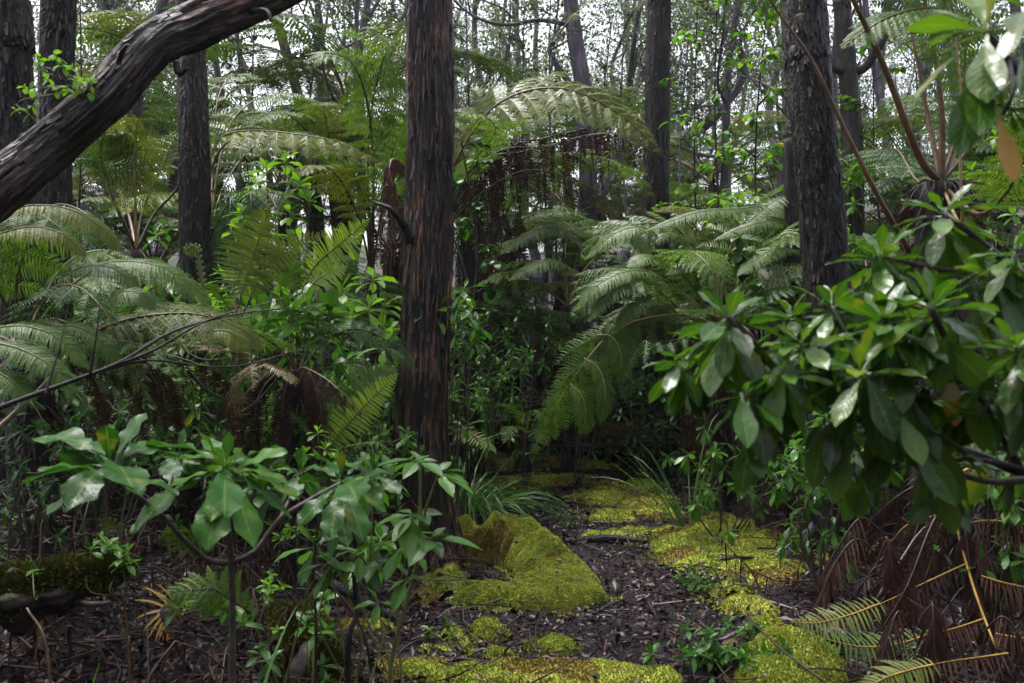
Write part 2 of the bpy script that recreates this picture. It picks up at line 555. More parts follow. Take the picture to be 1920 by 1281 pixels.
def px_of(p):
    return 960 + p[0] / p[1] * FPX


# ------------------------------------------------------------------ fern fronds
def frond_parts(path, Lp, npair=20, npin=16, level=2, up=UP, start=.3, droop=.35, plr=.15, wr=.72, lift=.15, ang=(72, 42),
                r0=.012, seed=0, hang=0., sag=.25, curl=0., miss=0., tipmin=.07, shape=2.2, sides=(1, -1), both=None):
    """one frond: returns (blade MB, stalk MB). path = world points base to tip, Lp = longest side leaflet (pinna), metres"""
    rng = np.random.default_rng(seed + 11)
    if level == 2 and start < .4 and np.mean(np.asarray(path)[:, 1]) > 1:
        npair, npin = max(8, int(npair * .55)), min(max(npin, 15), 18)
        plr, wr, sag = plr * 1.6, wr * .85, .3
    P = crv(path, 40)
    T = tang(P)
    up = np.asarray(up, float)
    blade, stalk = MB(), MB()
    s_ = np.linspace(0, 1, 40)
    tube(stalk, P, r0 * (1 - .82 * s_), 6, 0)
    KA = 5
    ts = start + (1 - start) * (np.linspace(0, 1, npair) ** .9)
    for i, t in enumerate(ts):
        s = i / max(1, npair - 1)
        p = np.array([np.interp(t, s_, P[:, k]) for k in range(3)])
        Tn = nrm(np.array([np.interp(t, s_, T[:, k]) for k in range(3)]))
        U = up - Tn * np.dot(up, Tn)
        if np.linalg.norm(U) < .2:
            U = TOCAM - Tn * np.dot(TOCAM, Tn)
        U = nrm(U)
        S = np.cross(Tn, U)
        pr = min(1, .5 + 1.7 * s) * max(1 - s ** shape, 0) ** .85
        for sd in sides:
            if miss and rng.random() < miss:
                continue
            l = Lp * max(pr, tipmin) * (rng.uniform(.45, 1.15) if hang > .45 else rng.uniform(.88, 1.08))
            a = math.radians(ang[0] + (ang[1] - ang[0]) * s + rng.normal(0, 4))
            d0 = math.cos(a) * Tn + math.sin(a) * sd * S + lift * U + rng.normal(0, .05, 3)
            d0 = nrm(d0 * (1 - hang) + hang * np.array((rng.normal(0, .12), rng.normal(0, .12), -1.)))
            us = np.linspace(0, 1, KA)
            pts = [p]
            for u in us[1:]:
                d = nrm(d0 + np.array((0, 0, -1.)) * droop * u * 1.6)
                pts.append(pts[-1] + d * l / (KA - 1))
            X = np.array(pts)
            AX = tang(X)
            N = U - AX * (AX @ U)[:, None]
            bad = np.linalg.norm(N, axis=1) < .3
            if bad.any():
                N[bad] = np.cross(AX[bad], Tn)
            N = nrm(N)
            if level == 1:
                w = Lp * wr * .16 * (.55 + .45 * max(pr, .2))
                B = np.cross(AX, N)
                wu = w * np.array([.8, 1, .85, .55, .05]) * .5
                V = np.stack([X - B * wu[:, None], X + N * wu[:, None] * -.25, X + B * wu[:, None]], 1)
                q = [(k * 3 + c, k * 3 + c + 1, k * 3 + c + 4, k * 3 + c + 3) for k in range(KA - 1) for c in range(2)]
                blade.add(V, q, 0)
                continue
            npn = max(4, int(npin * (.35 + .65 * max(pr, .1))))
            uu = (np.arange(npn) + .6) / npn
            uu = np.repeat(uu, 2)
            sg = np.tile([1., -1.], npn)
            if miss:
                k_ = rng.random(len(uu)) > miss * .6
                uu, sg = uu[k_], sg[k_]
            Xi = np.stack([np.interp(uu, us, X[:, k]) for k in range(3)], -1)
            Ai = nrm(np.stack([np.interp(uu, us, AX[:, k]) for k in range(3)], -1))
            Ni = nrm(np.stack([np.interp(uu, us, N[:, k]) for k in range(3)], -1))
            Bi = np.cross(Ai, Ni) * sg[:, None]
            pl = plr * Lp * np.clip(1.05 - uu ** 2.4, .1, 1) * (.45 + .55 * max(pr, .1)) * rng.uniform(.85, 1.12, len(uu))
            w = l / npn * wr
            lean = .45 + rng.normal(0, .08, len(uu))
            dr = nrm(Bi + Ai * lean[:, None] - Ni * (sag + rng.normal(0, .1, len(uu)))[:, None])
            mid = Xi + dr * (pl * .55)[:, None]
            tip = mid + nrm(dr + np.array((0, 0, -1.)) * (.25 + curl) + Ai * .25) * (pl * .5)[:, None]
            V = np.stack([Xi - Ai * w * .5, Xi + Ai * w * .5, mid + Ai * w * .42, mid - Ai * w * .42, tip + Ai * w * .08, tip - Ai * w * .08], 1)
            base = np.arange(len(uu))[:, None, None] * 6
            Q = base + np.array([(0, 1, 2, 3), (3, 2, 4, 5)])[None]
            blade.add(V, Q, 0)
            mw = .0022
            B0 = np.cross(AX, N)
            V = np.stack([X - B0 * mw + N * .002, X + B0 * mw + N * .002], 1)
            blade.add(V, [(2 * k, 2 * k + 1, 2 * k + 3, 2 * k + 2) for k in range(KA - 1)], 0)
    return blade, stalk


_fs = [100]


def frond(parent, org, path, Lp, mat='frond', smat='stalk_brown', name='frond', label=None, **kw):
    _fs[0] += 1
    kw.setdefault('seed', _fs[0])
    b, s = frond_parts(path, Lp, **kw)
    o = b.build(name, [M[mat], M[smat]], parent, org)
    st = s.build('stalk', [M[smat]], o, org)
    if label:
        o['label'] = label
    return o


def arch(base, az, L, rise=1.0, drop=.6, n=5, el=70):
    """points of an arching frond from base, bearing az, length L"""
    pts = [np.asarray(base, float)]
    h = np.array((math.cos(az), math.sin(az), 0.))
    e0, e1 = math.radians(el), math.radians(-drop * 70)
    for k in range(n):
        e = e0 + (e1 - e0) * (k + .3) / n
        pts.append(pts[-1] + (h * math.cos(e) + UP * math.sin(e)) * L / n)
    return np.array(pts)


def fern_trunk(parent, org, base, top, r, seed=1, fibres=500):
    mb = MB()
    P = crv([base, (np.asarray(base) + top) / 2 + A(.03, 0, 0), top], 24)
    tube(mb, P, np.linspace(r * 1.15, r, 24), 18, 0, rough=.25, rf=(3, 3, 6.), seed=seed)
    rng = np.random.default_rng(seed)
    n = fibres
    k = rng.integers(0, 24, n)
    th = rng.uniform(0, 6.28, n)
    rad = np.stack([np.cos(th), np.sin(th), 0 * th], -1)
    B = P[k] + rad * r * .9
    leaves(mb, B, rad * .9 + UP * rng.uniform(-.6, .9, n)[:, None], rng.uniform(.05, .16, n), .012, bend=1.2, K=2, nx=2, fold=0, rng=rng, kind='strap')
    return mb.build('trunk', [M['fern_trunk']], parent, org)


# ------------------------------------------------------------------ broad-leaved plants
def rosette(mb, P, axis, n, L, W, el=(60, -35), bend=.7, kind='obovate', K=6, nx=3, wave=.04, rng=RNG, fold=.2, mat=0, stem=.12, jit=.12):
    axis = nrm(np.asarray(axis, float))
    a = np.array((1., 0, 0)) if abs(axis[0]) < .7 else np.array((0, 1., 0))
    X = nrm(np.cross(axis, a))
    Y = np.cross(axis, X)
    k = np.arange(n)
    th = k * 2.39996 + rng.uniform(0, 6.28) + rng.normal(0, .15, n)
    f = k / max(1, n - 1)
    e = np.radians(el[0] + (el[1] - el[0]) * f + rng.normal(0, 8, n))
    D = (np.cos(th) * np.cos(e))[:, None] * X + (np.sin(th) * np.cos(e))[:, None] * Y + np.sin(e)[:, None] * axis
    sz = (.55 + .45 * np.clip(f * 2.2, 0, 1)) * rng.uniform(1 - jit, 1 + jit, n)
    B = np.asarray(P, float) - axis * (f * L * .22)[:, None]
    leaves(mb, B, D, L * sz, W * sz, bend * (.4 + f * 1.1), kind, K, nx, fold, wave, UP, mat, rng, stem)


def shrub(name, label, base, stems, group=None, cat='shrub', Lf=.09, Wf=.035, n=10, leafm='leaf_gloss', stemm='bark_stem', kind='obovate', seed=1, per=3, spread=.35, r=.008, extra=0, el=(65, -30), K=4, org=None, bend=.7):
    """stems: list of tip points; each carries `per` rosettes on short side shoots"""
    rng = np.random.default_rng(seed)
    base = np.asarray(base, float)
    t = thing(name, label, cat, base, group)
    sm, fo = MB(), MB()
    for tip in stems:
        tip = np.asarray(tip, float)
        mid = (base + tip) / 2 + rng.normal(0, .06, 3) + A((tip[0] - base[0]) * .15, 0, 0)
        P = crv([base + A(rng.normal(0, .03), rng.normal(0, .03), -.03), mid, tip], 14)
        tube(sm, P, np.linspace(r, r * .35, 14), 6)
        rosette(fo, tip, nrm(P[-1] - P[-3]) + UP * .6, n, Lf, Wf, kind=kind, rng=rng, el=el, K=K, bend=bend)
        for j in range(per):
            k = rng.integers(5, 13)
            q = P[k] + rng.normal(0, 1, 3) * spread * np.array((1, 1, .45)) + UP * spread * .3
            tube(sm, crv([P[k], (P[k] + q) / 2 - UP * .03, q], 6), np.linspace(r * .5, r * .25, 6), 5)
            rosette(fo, q, (q - P[k]) + UP * spread, n, Lf * rng.uniform(.8, 1.1), Wf, kind=kind, rng=rng, el=el, K=K, bend=bend)
            for _ in range(extra):
                u = rng.uniform(.3, .95)
                leaves(fo, P[k] + (q - P[k]) * u, rng.normal(0, 1, 3) + UP * .2, Lf, Wf, 1.0, kind, K, 3, .2, .02, rng=rng, stem=.12)
    sm.build('stem', [M[stemm]], t, base)
    fo.build('foliage', [M[leafm]], t, base)
    return t


def sapling(name, label, base, top, group=None, seed=1, L=.11, W=.07, nb=14, bl=.7, leafm='leaf_sapling', stemm='bark_twig', r=.018, per=9, cat='young tree', kind='ovate', lo=.25):
    """slim stem, side branches, alternate hanging leaves"""
    rng = np.random.default_rng(seed)
    base, top = np.asarray(base, float), np.asarray(top, float)
    t = thing(name, label, cat, base, group)
    sm, fo = MB(), MB()
    P = crv([base - UP * .05, base * .65 + top * .35 + rng.normal(0, .08, 3), base * .3 + top * .7 + rng.normal(0, .08, 3), top], 30)
    tube(sm, P, np.linspace(r, r * .3, 30), 7)
    bb = MB()
    for i in range(nb):
        k = int(29 * (lo + (1 - lo) * (i + rng.random()) / nb))
        k = min(k, 29)
        th = rng.uniform(0, 6.28)
        l = bl * rng.uniform(.5, 1.1) * (1.15 - .6 * k / 29)
        d = np.array((math.cos(th), math.sin(th), rng.uniform(.1, .7)))
        Q = crv([P[k], P[k] + d * l * .5 + UP * .03, P[k] + d * l + UP * -.05], 8)
        tube(bb, Q, np.linspace(r * .4, r * .12, 8), 5)
        m = per
        u = rng.uniform(.2, 1, m)
        B = np.stack([np.interp(u, np.linspace(0, 1, 8), Q[:, c]) for c in range(3)], -1)
        D = nrm(d * .6 + rng.normal(0, .6, (m, 3)))
        leaves(fo, B, D, L * rng.uniform(.6, 1.15, m), W * rng.uniform(.7, 1.1, m), 1.3, kind, 4, 3, .15, .03, rng=rng, stem=.15)
    sm.build('stem', [M[stemm]], t, base)
    bb.build('branch', [M[stemm]], t, base)
    fo.build('foliage', [M[leafm]], t, base)
    return t


def tuft(name, label, base, n, L, W, cat='grass tuft', group=None, seed=1, mat='grass', spread=.1, lean=None, bend=2.0, up=1.2):
    rng = np.random.default_rng(seed)
    mb = MB()
    base = np.asarray(base, float)
    th = rng.uniform(0, 6.28, n)
    B = base + np.stack([np.cos(th), np.sin(th), 0 * th], -1) * (spread * np.sqrt(rng.random(n)))[:, None] - UP * .02
    D = np.stack([np.cos(th), np.sin(th), up * rng.uniform(.6, 1.5, n)], -1)
    if lean is not None:
        D = D + np.asarray(lean)
    leaves(mb, B, D, L * rng.uniform(.45, 1.1, n), W * rng.uniform(.7, 1.2, n), bend * rng.uniform(.6, 1.3, n), 'strap', 7, 3, .3, 0, rng=rng, mat=0)
    o = mb.build(name, [M[mat]], None, base)
    return tag(o, label, cat, group)


# ------------------------------------------------------------------ trees
def limbs(mb_wood, mb_leaf, P, R, rng, n=7, lo=.3, L=2.4, leaves_per=26, lsz=.055, clump=.3, sub=4, twigs=4, rise=.6, parts=None):
    """winding limbs off trunk path P, with sub-branches and leaf clumps"""
    n0 = len(P)
    for i in range(n):
        f = lo + (1 - lo) * (i + rng.random() * .8) / n
        k = min(int(f * n0), n0 - 2)
        th = rng.uniform(0, 6.28)
        d = np.array((math.cos(th), math.sin(th), rise * rng.uniform(.3, 1.6)))
        d = nrm(d)
        l = L * rng.uniform(.6, 1.2) * (1.15 - .5 * f)
        pts = [P[k]]
        for j in range(5):
            d = nrm(d + rng.normal(0, .28, 3) + UP * .10)
            pts.append(pts[-1] + d * l / 5)
        Q = crv(pts, 16)
        tgt = mb_wood if parts is None else MB()
        r = min(R[k] * .5, .07) * rng.uniform(.7, 1.1)
        tube(tgt, Q, np.linspace(r, r * .22, 16), 6, rough=.12, rf=(3, 3, 3), seed=i)
        for j in range(sub):
            kk = int(rng.uniform(5, 15.9))
            dd = nrm(d + rng.normal(0, .8, 3) + UP * .15)
            ll = l * rng.uniform(.25, .5)
            e = Q[kk] + dd * ll
            S = crv([Q[kk], Q[kk] + dd * ll * .5 + rng.normal(0, .06, 3), e], 7)
            tube(tgt, S, np.linspace(r * .38, r * .1, 7), 5)
            for w in range(twigs):
                c = S[rng.integers(2, 7)] + rng.normal(0, clump * .7, 3)
                tube(tgt, np.stack([S[4], (S[4] + c) / 2 + rng.normal(0, .03, 3), c]), [r * .12, r * .1, r * .06], 4, cap=False)
                m = leaves_per
                B = c + rng.normal(0, 1, (m, 3)) * clump * np.array((1, 1, .6)) * .6
                leaves(mb_leaf, B, rng.normal(0, 1, (m, 3)), lsz * rng.uniform(.6, 1.3, m), lsz * .62, .4, 'ovate', 2, 3, .15, 0, rng=rng)
        if parts is not None:
            parts.append(tgt)


def flakes(mb, P, R, n, rng, L=(.05, .16), W=(.015, .05), mat=0, out=.35):
    """curling plates of bark standing off a trunk"""
    T = tang(P)
    k = rng.integers(1, len(P) - 1, n)
    th = rng.uniform(0, 6.28, n)
    a = nrm(np.cross(T[k], np.array((.31, .77, .1))))
    b = np.cross(T[k], a)
    rad = np.cos(th)[:, None] * a + np.sin(th)[:, None] * b
    B = P[k] + (P[np.minimum(k + 1, len(P) - 1)] - P[k]) * rng.random(n)[:, None] + rad * (np.asarray(R)[k] * .97)[:, None]
    l = rng.uniform(*L, n)
    w = rng.uniform(*W, n)
    S = np.cross(T[k], rad)
    sg = np.where(rng.random(n) < .7, -1., 1.)[:, None]
    V = np.zeros((n, 3, 2, 3))
    o = rng.uniform(.1, 1., n) * out
    for i, (u, h, ws) in enumerate(((0, .0, 1.), (.55, .22, .85), (1., 1., .45))):
        c = B + T[k] * sg * (l * u)[:, None] + rad * (.004 + h * l * o)[:, None]
        V[:, i, 0] = c - S * (w * ws * .5)[:, None]
        V[:, i, 1] = c + S * (w * ws * .5)[:, None]
    Q = np.arange(n)[:, None, None] * 6 + np.array([(0, 1, 3, 2), (2, 3, 5, 4)])[None]
    mb.add(V, Q, mat)


def big_tree(label, pts, radii, bark='bark_dark', seed=1, nfl=900, flare=1.25, fl=(.025, .085), fw=(.007, .026), crown=True, rough=.12, name='tree', out=.3, rings=260, fine=(.10, 11, 7.), crown_at=7.5):
    """near tree: pts image-located axis from foot upward (continues above the frame to its crown)"""
    rng = np.random.default_rng(seed)
    pts = [np.asarray(p, float) for p in pts]
    foot = pts[0].copy()
    d = nrm(pts[-1] - pts[-2])
    topz = 10.5
    ext = pts[-1] + d * (topz - pts[-1][2]) / max(d[2], .3)
    P = crv([foot - UP * .12] + pts + [ext], rings)
    hgt = np.linspace(0, 1, rings)
    nz = np.array([p[2] for p in pts])
    R = np.interp(P[:, 2], nz, radii, right=radii[-1])
    above = np.clip((P[:, 2] - pts[-1][2]) / (topz - pts[-1][2]), 0, 1)
    R = R * (1 - .55 * above)
    fz = np.clip(1 - (P[:, 2] - foot[2]) / .55, 0, 1)
    R = R * (1 + (flare - 1) * fz ** 2)
    t = thing(name, label, 'tree', foot)
    mb = MB()
    tube(mb, P, R, 72, 0, rough=rough, rf=(3.2, 3.2, 1.4), seed=seed, fine=fine)
    tr = mb.build('trunk', [M[bark]], t, foot)
    if nfl:
        fb = MB()
        k0 = P[:, 2] < pts[-1][2] + .6
        flakes(fb, P[k0], R[k0], nfl, rng, fl, fw, out=out)
        fb.build('bark_flake', [M['flake']], tr, foot)['kind'] = 'stuff'
    if crown:
        lf, parts = MB(), []
        sel = P[:, 2] > crown_at
        limbs(None, lf, P[sel], R[sel], rng, n=7, lo=.05, L=2.6, leaves_per=22, parts=parts)
        for p_ in parts:
            p_.build('branch', [M[bark]], t, foot)
        lf.build('crown', [M['leaf_canopy']], t, foot)
    return t


def far_tree(seed, h=11, r=.1, wig=.35, fork=None, nl=9, lo=.22, leaves_per=31):
    """one background tree built at the origin"""
    rng = np.random.default_rng(seed)
    t = thing('tree', 'x', 'tree')
    n = 6
    pts = [np.array((rng.normal(0, wig) * min(i, 2) * .35, rng.normal(0, wig) * min(i, 2) * .35, h * i / n)) for i in range(n + 1)]
    P = crv(pts, 44)
    R = np.linspace(r * 1.1, r * .25, 44)
    mb = MB()
    tube(mb, P, R, 10, 0, rough=.1, rf=(2, 2, 2), seed=seed)
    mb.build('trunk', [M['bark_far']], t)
    lf, parts = MB(), []
    limbs(None, lf, P, R, rng, n=nl, lo=lo, L=2.7, leaves_per=leaves_per, lsz=.08, clump=.34, parts=parts)
    for p_ in parts:
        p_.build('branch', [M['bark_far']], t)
    lf.build('crown', [M['leaf_canopy']], t)
    return t


def move(t, loc, rz=0., s=1., rx=0., ry=0.):
    t.location = tuple(loc)
    t.rotation_euler = (rx, ry, rz)
    t.scale = (s, s, s)
    return t


def ground(px, py):
    """where the sight line through a pixel of the photograph meets the forest floor"""
    d = np.linspace(2, 45, 3000)
    X = (px - 960) / FPX * d
    Z = CAMZ - (py - 640.5) / FPX * d
    k = np.argmax(Z < gz(X, d))
    return A(X[k], d[k], float(gz(X[k], d[k])))


def onground(p):
    return A(p[0], p[1], float(gz(p[0], p[1])))


# ------------------------------------------------------------------ the forest floor
def build_ground():
    def axis(n, fine, far):
        u = np.linspace(-1, 1, n)
        return np.sign(u) * (fine * np.abs(u) + (far - fine) * np.abs(u) ** 4)
    xs = axis(260, 9, 90)
    ys = np.concatenate([np.linspace(-12, 2, 20)[:-1], np.linspace(2, 16, 220)[:-1], 16 + (np.linspace(0, 1, 70) ** 2) * 120])
    X, Y = np.meshgrid(xs, ys)
    Z = gz(X, Y) + .03 * n2(X, Y, 7., 5.) + .015 * n2(X, Y, 19., 2.)
    V = np.stack([X, Y, Z], -1)
    ny, nx = X.shape
    i = np.arange(ny - 1)[:, None] * nx + np.arange(nx - 1)[None]
    mb = MB()
    mb.add(V, np.stack([i, i + 1, i + nx + 1, i + nx], -1))
    tag(mb.build('ground', [M['soil']]), kind='structure')


def build_litter():
    rng = np.random.default_rng(5)
    n = 62000
    y = 3.2 + 10.5 * rng.random(n) ** 1.7
    x = (rng.random(n) * 2 - 1) * (.62 * y + .6)
    z = gz(x, y) + .012 + .016 * rng.random(n)
    mb = MB()
    th = rng.uniform(0, 6.28, n)
    D = np.stack([np.cos(th), np.sin(th), rng.normal(0, .35, n)], -1)
    leaves(mb, np.stack([x, y, z], -1), D, rng.uniform(.018, .062, n), rng.uniform(.009, .028, n), rng.normal(.1, .5, n), 'ovate', 2, 3, .5, .05, UP + rng.normal(0, .45, (n, 3)), rng=rng)
    n = 3000
    y = 3.2 + 9 * rng.random(n) ** 1.6
    x = (rng.random(n) * 2 - 1) * (.62 * y + .6)
    leaves(mb, np.stack([x, y, gz(x, y) + .03], -1), np.stack([rng.normal(0, 1, n), rng.normal(0, 1, n), rng.normal(.1, .3, n)], -1), rng.uniform(.05, .12, n), rng.uniform(.018, .045, n), rng.normal(.4, .5, n), 'obovate', 5, 3, .5, .12, UP + rng.normal(0, .5, (n, 3)), rng=rng)
    n = 900
    y = 3.2 + 8 * rng.random(n) ** 1.5
    x = (rng.random(n) * 2 - 1) * (.62 * y + .6)
    leaves(mb, np.stack([x, y, gz(x, y) + .035], -1), np.stack([rng.normal(0, 1, n), rng.normal(0, 1, n), rng.normal(.05, .15, n)], -1), rng.uniform(.08, .30, n), rng.uniform(.008, .024, n), rng.normal(.2, .3, n), 'strap', 5, 3, .5, .1, UP + rng.normal(0, .5, (n, 3)), rng=rng)
    tag(mb.build('leaf_litter', [M['litter']]), 'dark wet fallen leaves carpeting the forest floor', 'leaf litter', kind='stuff')
    mb = MB()
    for k in range(1500):
        yy = 3.3 + 10.5 * rng.random() ** 1.3
        xx = (rng.random() * 2 - 1) * (.6 * yy + .4)
        if abs(xx - .75) < .55 and rng.random() < .85:
            continue
        th = rng.uniform(0, 6.28)
        l = rng.uniform(.12, .75)
        d = A(math.cos(th), math.sin(th), rng.normal(0, .13)) * l
        z0 = float(gz(xx, yy)) + rng.uniform(.01, .09)
        p = A(xx, yy, z0)
        Q = crv([p, p + d * .5 + rng.normal(0, .03, 3), p + d], 5)
        r = rng.uniform(.002, .007)
        tube(mb, Q, np.linspace(r, r * .4, 5), 5, cap=False)
    tag(mb.build('twig_litter', [M['twig']]), 'tangle of thin fallen twigs lying on the dark leaves', 'twigs', kind='stuff')


def moss(name, label, blobs, group='moss patches beside the path', brown=None, dens=16000, bl=(.007, .016), res=.022, seed=1, cat='moss', edge=.45, ef=5., mat='moss'):
    rng = np.random.default_rng(seed)
    bl_ = np.array([(b[0], b[1], b[2], b[3]) for b in blobs], float)
    x0, x1 = (bl_[:, 0] - bl_[:, 2]).min() - .1, (bl_[:, 0] + bl_[:, 2]).max() + .1
    y0, y1 = (bl_[:, 1] - bl_[:, 2]).min() - .1, (bl_[:, 1] + bl_[:, 2]).max() + .1
    xs, ys = np.arange(x0, x1, res), np.arange(y0, y1, res)
    X, Y = np.meshgrid(xs, ys)
    nz = n2(X, Y, ef, seed * 3.3, 3) + .6 * n2(X, Y, ef * 4.5, seed * 1.3, 2)
    H = np.zeros_like(X) - .01
    acc = np.zeros_like(X)
    for x, y, R, h in bl_:
        r = np.hypot(X - x, Y - y) / R * (1 + edge * 1.6 * nz)
        g = h * np.clip(1 - r ** 2, 0, 1) ** (.95 if edge > .3 else .55)
        acc = np.maximum(acc, g)
    if edge > .3:
        acc = np.where(n2(X, Y, 3.2, seed + 31., 3) < -.13, 0, acc) * np.clip(1.2 + 3 * n2(X, Y, 6., seed + 13.), .25, 1.3)
    G = gz(X, Y)
    bump = (.35 if edge > .3 else .75) * acc * n2(X, Y, 9., seed) + np.minimum(acc, .02) * 1.6 * n2(X, Y, 26., seed + 4)
    ok = acc > .002
    Z = G + np.where(ok, acc + bump + .012, -.03)
    mb = MB()
    V = np.stack([X, Y, Z], -1)
    ny, nx = X.shape
    i = (np.arange(ny - 1)[:, None] * nx + np.arange(nx - 1)[None])
    okc = ok[:-1, :-1] | ok[1:, 1:] | ok[1:, :-1] | ok[:-1, 1:]
    Q = np.stack([i, i + 1, i + nx + 1, i + nx], -1)[okc]
    # keep only used vertices
    used = np.unique(Q)
    remap = np.full(nx * ny, -1)
    remap[used] = np.arange(len(used))
    gy, gx = np.gradient(Z, res)
    Nrm = nrm(np.stack([-gx, -gy, np.ones_like(gx)], -1)).reshape(-1, 3)
    steep = np.hypot(gx, gy)
    Vf = V.reshape(-1, 3)
    midx = np.zeros(len(Q), int)
    if brown is not None:
        bz = brown(X, Y, steep, n2(X, Y, 3.5, seed + 9))
        midx = (bz.reshape(-1)[Q[:, 0]] > 0).astype(int)
    qa, qb = remap[Q[midx == 0]], remap[Q[midx == 1]]
    mb.add(Vf[used], np.concatenate([qa, qb]), 0)
    mb.m[-1][len(qa):] = 1
    # tufts
    areas = res * res * np.sqrt(1 + steep.reshape(-1)[Q[:, 0]] ** 2)
    n = int(areas.sum() * dens * 1.4)
    k = rng.choice(len(Q), n, p=areas / areas.sum())
    w = rng.random((n, 2, 1))
    c = Vf[Q[k]]
    P = (c[:, 0] * (1 - w[:, 0]) + c[:, 1] * w[:, 0]) * (1 - w[:, 1]) + (c[:, 3] * (1 - w[:, 0]) + c[:, 2] * w[:, 0]) * w[:, 1]
    N = Nrm[Q[k][:, 0]]
    for mi in (0, 1):
        s = midx[k] == mi
        m = int(s.sum())
        if not m:
            continue
        d = nrm(N[s] + rng.normal(0, .5, (m, 3)))
        l = rng.uniform(*bl, m)[:, None]
        sd = nrm(np.cross(d, rng.normal(0, 1, (m, 3)))) * .0032
        p = P[s] - N[s] * .004
        B4 = np.stack([p - sd, p + sd, p + d * l + sd * .5, p + d * l - sd * .5], 1)
        mb.add(B4, np.arange(m * 4).reshape(-1, 4), mi)
    # stray tufts thinning out over the bare soil round the edge
    ring = []
    for x, y, R_, h in bl_:
        m = int(3.1 * R_ * R_ * dens * .22)
        rr, th = R_ * rng.uniform(.75, 1.45, m) ** 1., rng.uniform(0, 6.28, m)
        ring.append(np.stack([x + rr * np.cos(th), y + rr * np.sin(th)], -1))
    ring = np.concatenate(ring)
    ring = ring[n2(ring[:, 0], ring[:, 1], 9., seed + 5., 3) > .03]
    m = len(ring)
    if m:
        p = np.column_stack([ring, gz(ring[:, 0], ring[:, 1]) + .018])
        d = nrm(UP + rng.normal(0, .5, (m, 3)))
        l = rng.uniform(*bl, m)[:, None]
        sd = nrm(np.cross(d, rng.normal(0, 1, (m, 3)))) * .0034
        mb.add(np.stack([p - sd, p + sd, p + d * l + sd * .5, p + d * l - sd * .5], 1), np.arange(m * 4).reshape(-1, 4), 0)
    m = int(areas.sum() * 170)
    if m:
        kk = rng.choice(len(Q), m)
        leaves(mb, Vf[Q[kk]][:, 0] + UP * .012, np.stack([rng.normal(0, 1, m), rng.normal(0, 1, m), rng.normal(.1, .2, m)], -1), rng.uniform(.015, .05, m), rng.uniform(.008, .02, m), .2, 'ovate', 2, 3, .5, .05, UP + rng.normal(0, .4, (m, 3)), 2, rng)
    loc = A(bl_[:, 0].mean(), bl_[:, 1].mean(), float(gz(bl_[:, 0].mean(), bl_[:, 1].mean())))
    o = mb.build(name, [M[mat], M['moss_brown'], M['litter']], None, loc)
    return tag(o, label, cat, group)


build_ground()
build_litter()

# the big crescent of moss at the foot of the reddish trunk
MOUND = [(-.52, 7.0, .20, .24), (-.34, 7.02, .20, .27), (-.16, 7.0, .20, .27), (.0, 6.95, .20, .265), (.12, 6.84, .21, .25), (.21, 6.68, .22, .225), (.28, 6.48, .24, .20), (.33, 6.25, .26, .175), (.37, 6.02, .27, .155),
         (.36, 5.80, .28, .14), (.25, 5.66, .27, .13), (.11, 5.60, .25, .12), (-.03, 5.60, .23, .11), (-.16, 5.66, .20, .10), (-.27, 5.76, .17, .085), (-.35, 5.90, .14, .07), (-.43, 6.08, .13, .06), (-.5, 6.3, .13, .06),
         (.22, 5.98, .24, .125)]
MOUND = [((x_ + .1) * .84 - .1, y_, r_ * .92, h_) for x_, y_, r_, h_ in MOUND]
moss('moss_mound', 'big crescent of bright green moss curling round a pocket of dead leaves', MOUND, None,
     brown=lambda X, Y, st, n: ((st > 1.3) & (Y < 6.93) & (Y > 6.68) & (X < .1)) * 1. + ((n > .22) & (st < .6) & (X < .3)) * 1. - .5, dens=85000, bl=(.006, .015), res=.016, seed=3, cat='moss mound', edge=.2)


def gpatch(lst):
    """moss blobs from picture places: px, py, half-width in px, thickness m"""
    out = []
    for px, py, hw, h in lst:
        g = ground(px, py)
        out.append((g[0], g[1], hw / FPX * g[1], h))
    return out


_ochre = lambda k: (lambda X, Y, st, n: (n > k) * 1. - .5)
moss('moss_patch', 'yellow moss carpet at the far end of the path under the drooping frond', gpatch([(960, 872, 60, .05), (1040, 868, 75, .06), (1090, 872, 50, .05), (1000, 905, 75, .06), (1060, 900, 60, .05), (930, 862, 40, .04)]), brown=_ochre(.10), dens=15000, bl=(.010, .022), seed=11)
moss('moss_patch', 'ochre moss sheet with leaf scraps between the far carpet and the grass weeds', gpatch([(1180, 915, 70, .05), (1130, 935, 60, .05), (1210, 945, 60, .05), (1230, 965, 55, .045), (1150, 970, 60, .04)]), brown=_ochre(.06), dens=17000, bl=(.009, .02), seed=12)
moss('moss_patch', 'wide golden moss hump with a rusty crown, largest patch right of the path', gpatch([(1350, 1005, 70, .13), (1300, 1025, 85, .09), (1400, 1030, 80, .08), (1255, 1040, 45, .05), (1340, 1050, 90, .06), (1450, 1010, 60, .04), (1285, 1050, 60, .05), (1430, 1060, 70, .04)]), brown=_ochre(.10), dens=22000, bl=(.007, .018), seed=13)
moss('moss_patch', 'strip of pale green moss along the sunken log beside the mound', gpatch([(1110, 1010, 24, .035), (1150, 1008, 30, .04), (1200, 1000, 40, .045), (1245, 998, 36, .04)]), brown=_ochre(.2), dens=20000, seed=14)
moss('moss_patch', 'yellow moss tongue under the tip of the fallen forked stick', gpatch([(1400, 1078, 55, .04), (1460, 1075, 45, .035), (1360, 1110, 45, .03), (1420, 1085, 50, .03)]), brown=_ochre(.2), dens=26000, seed=15)
moss('moss_patch', 'small pale moss island in dark leaves right of the forked stick', gpatch([(1545, 1058, 24, .04), (1570, 1045, 18, .04), (1525, 1066, 18, .03)]), brown=_ochre(.4), dens=30000, seed=16)
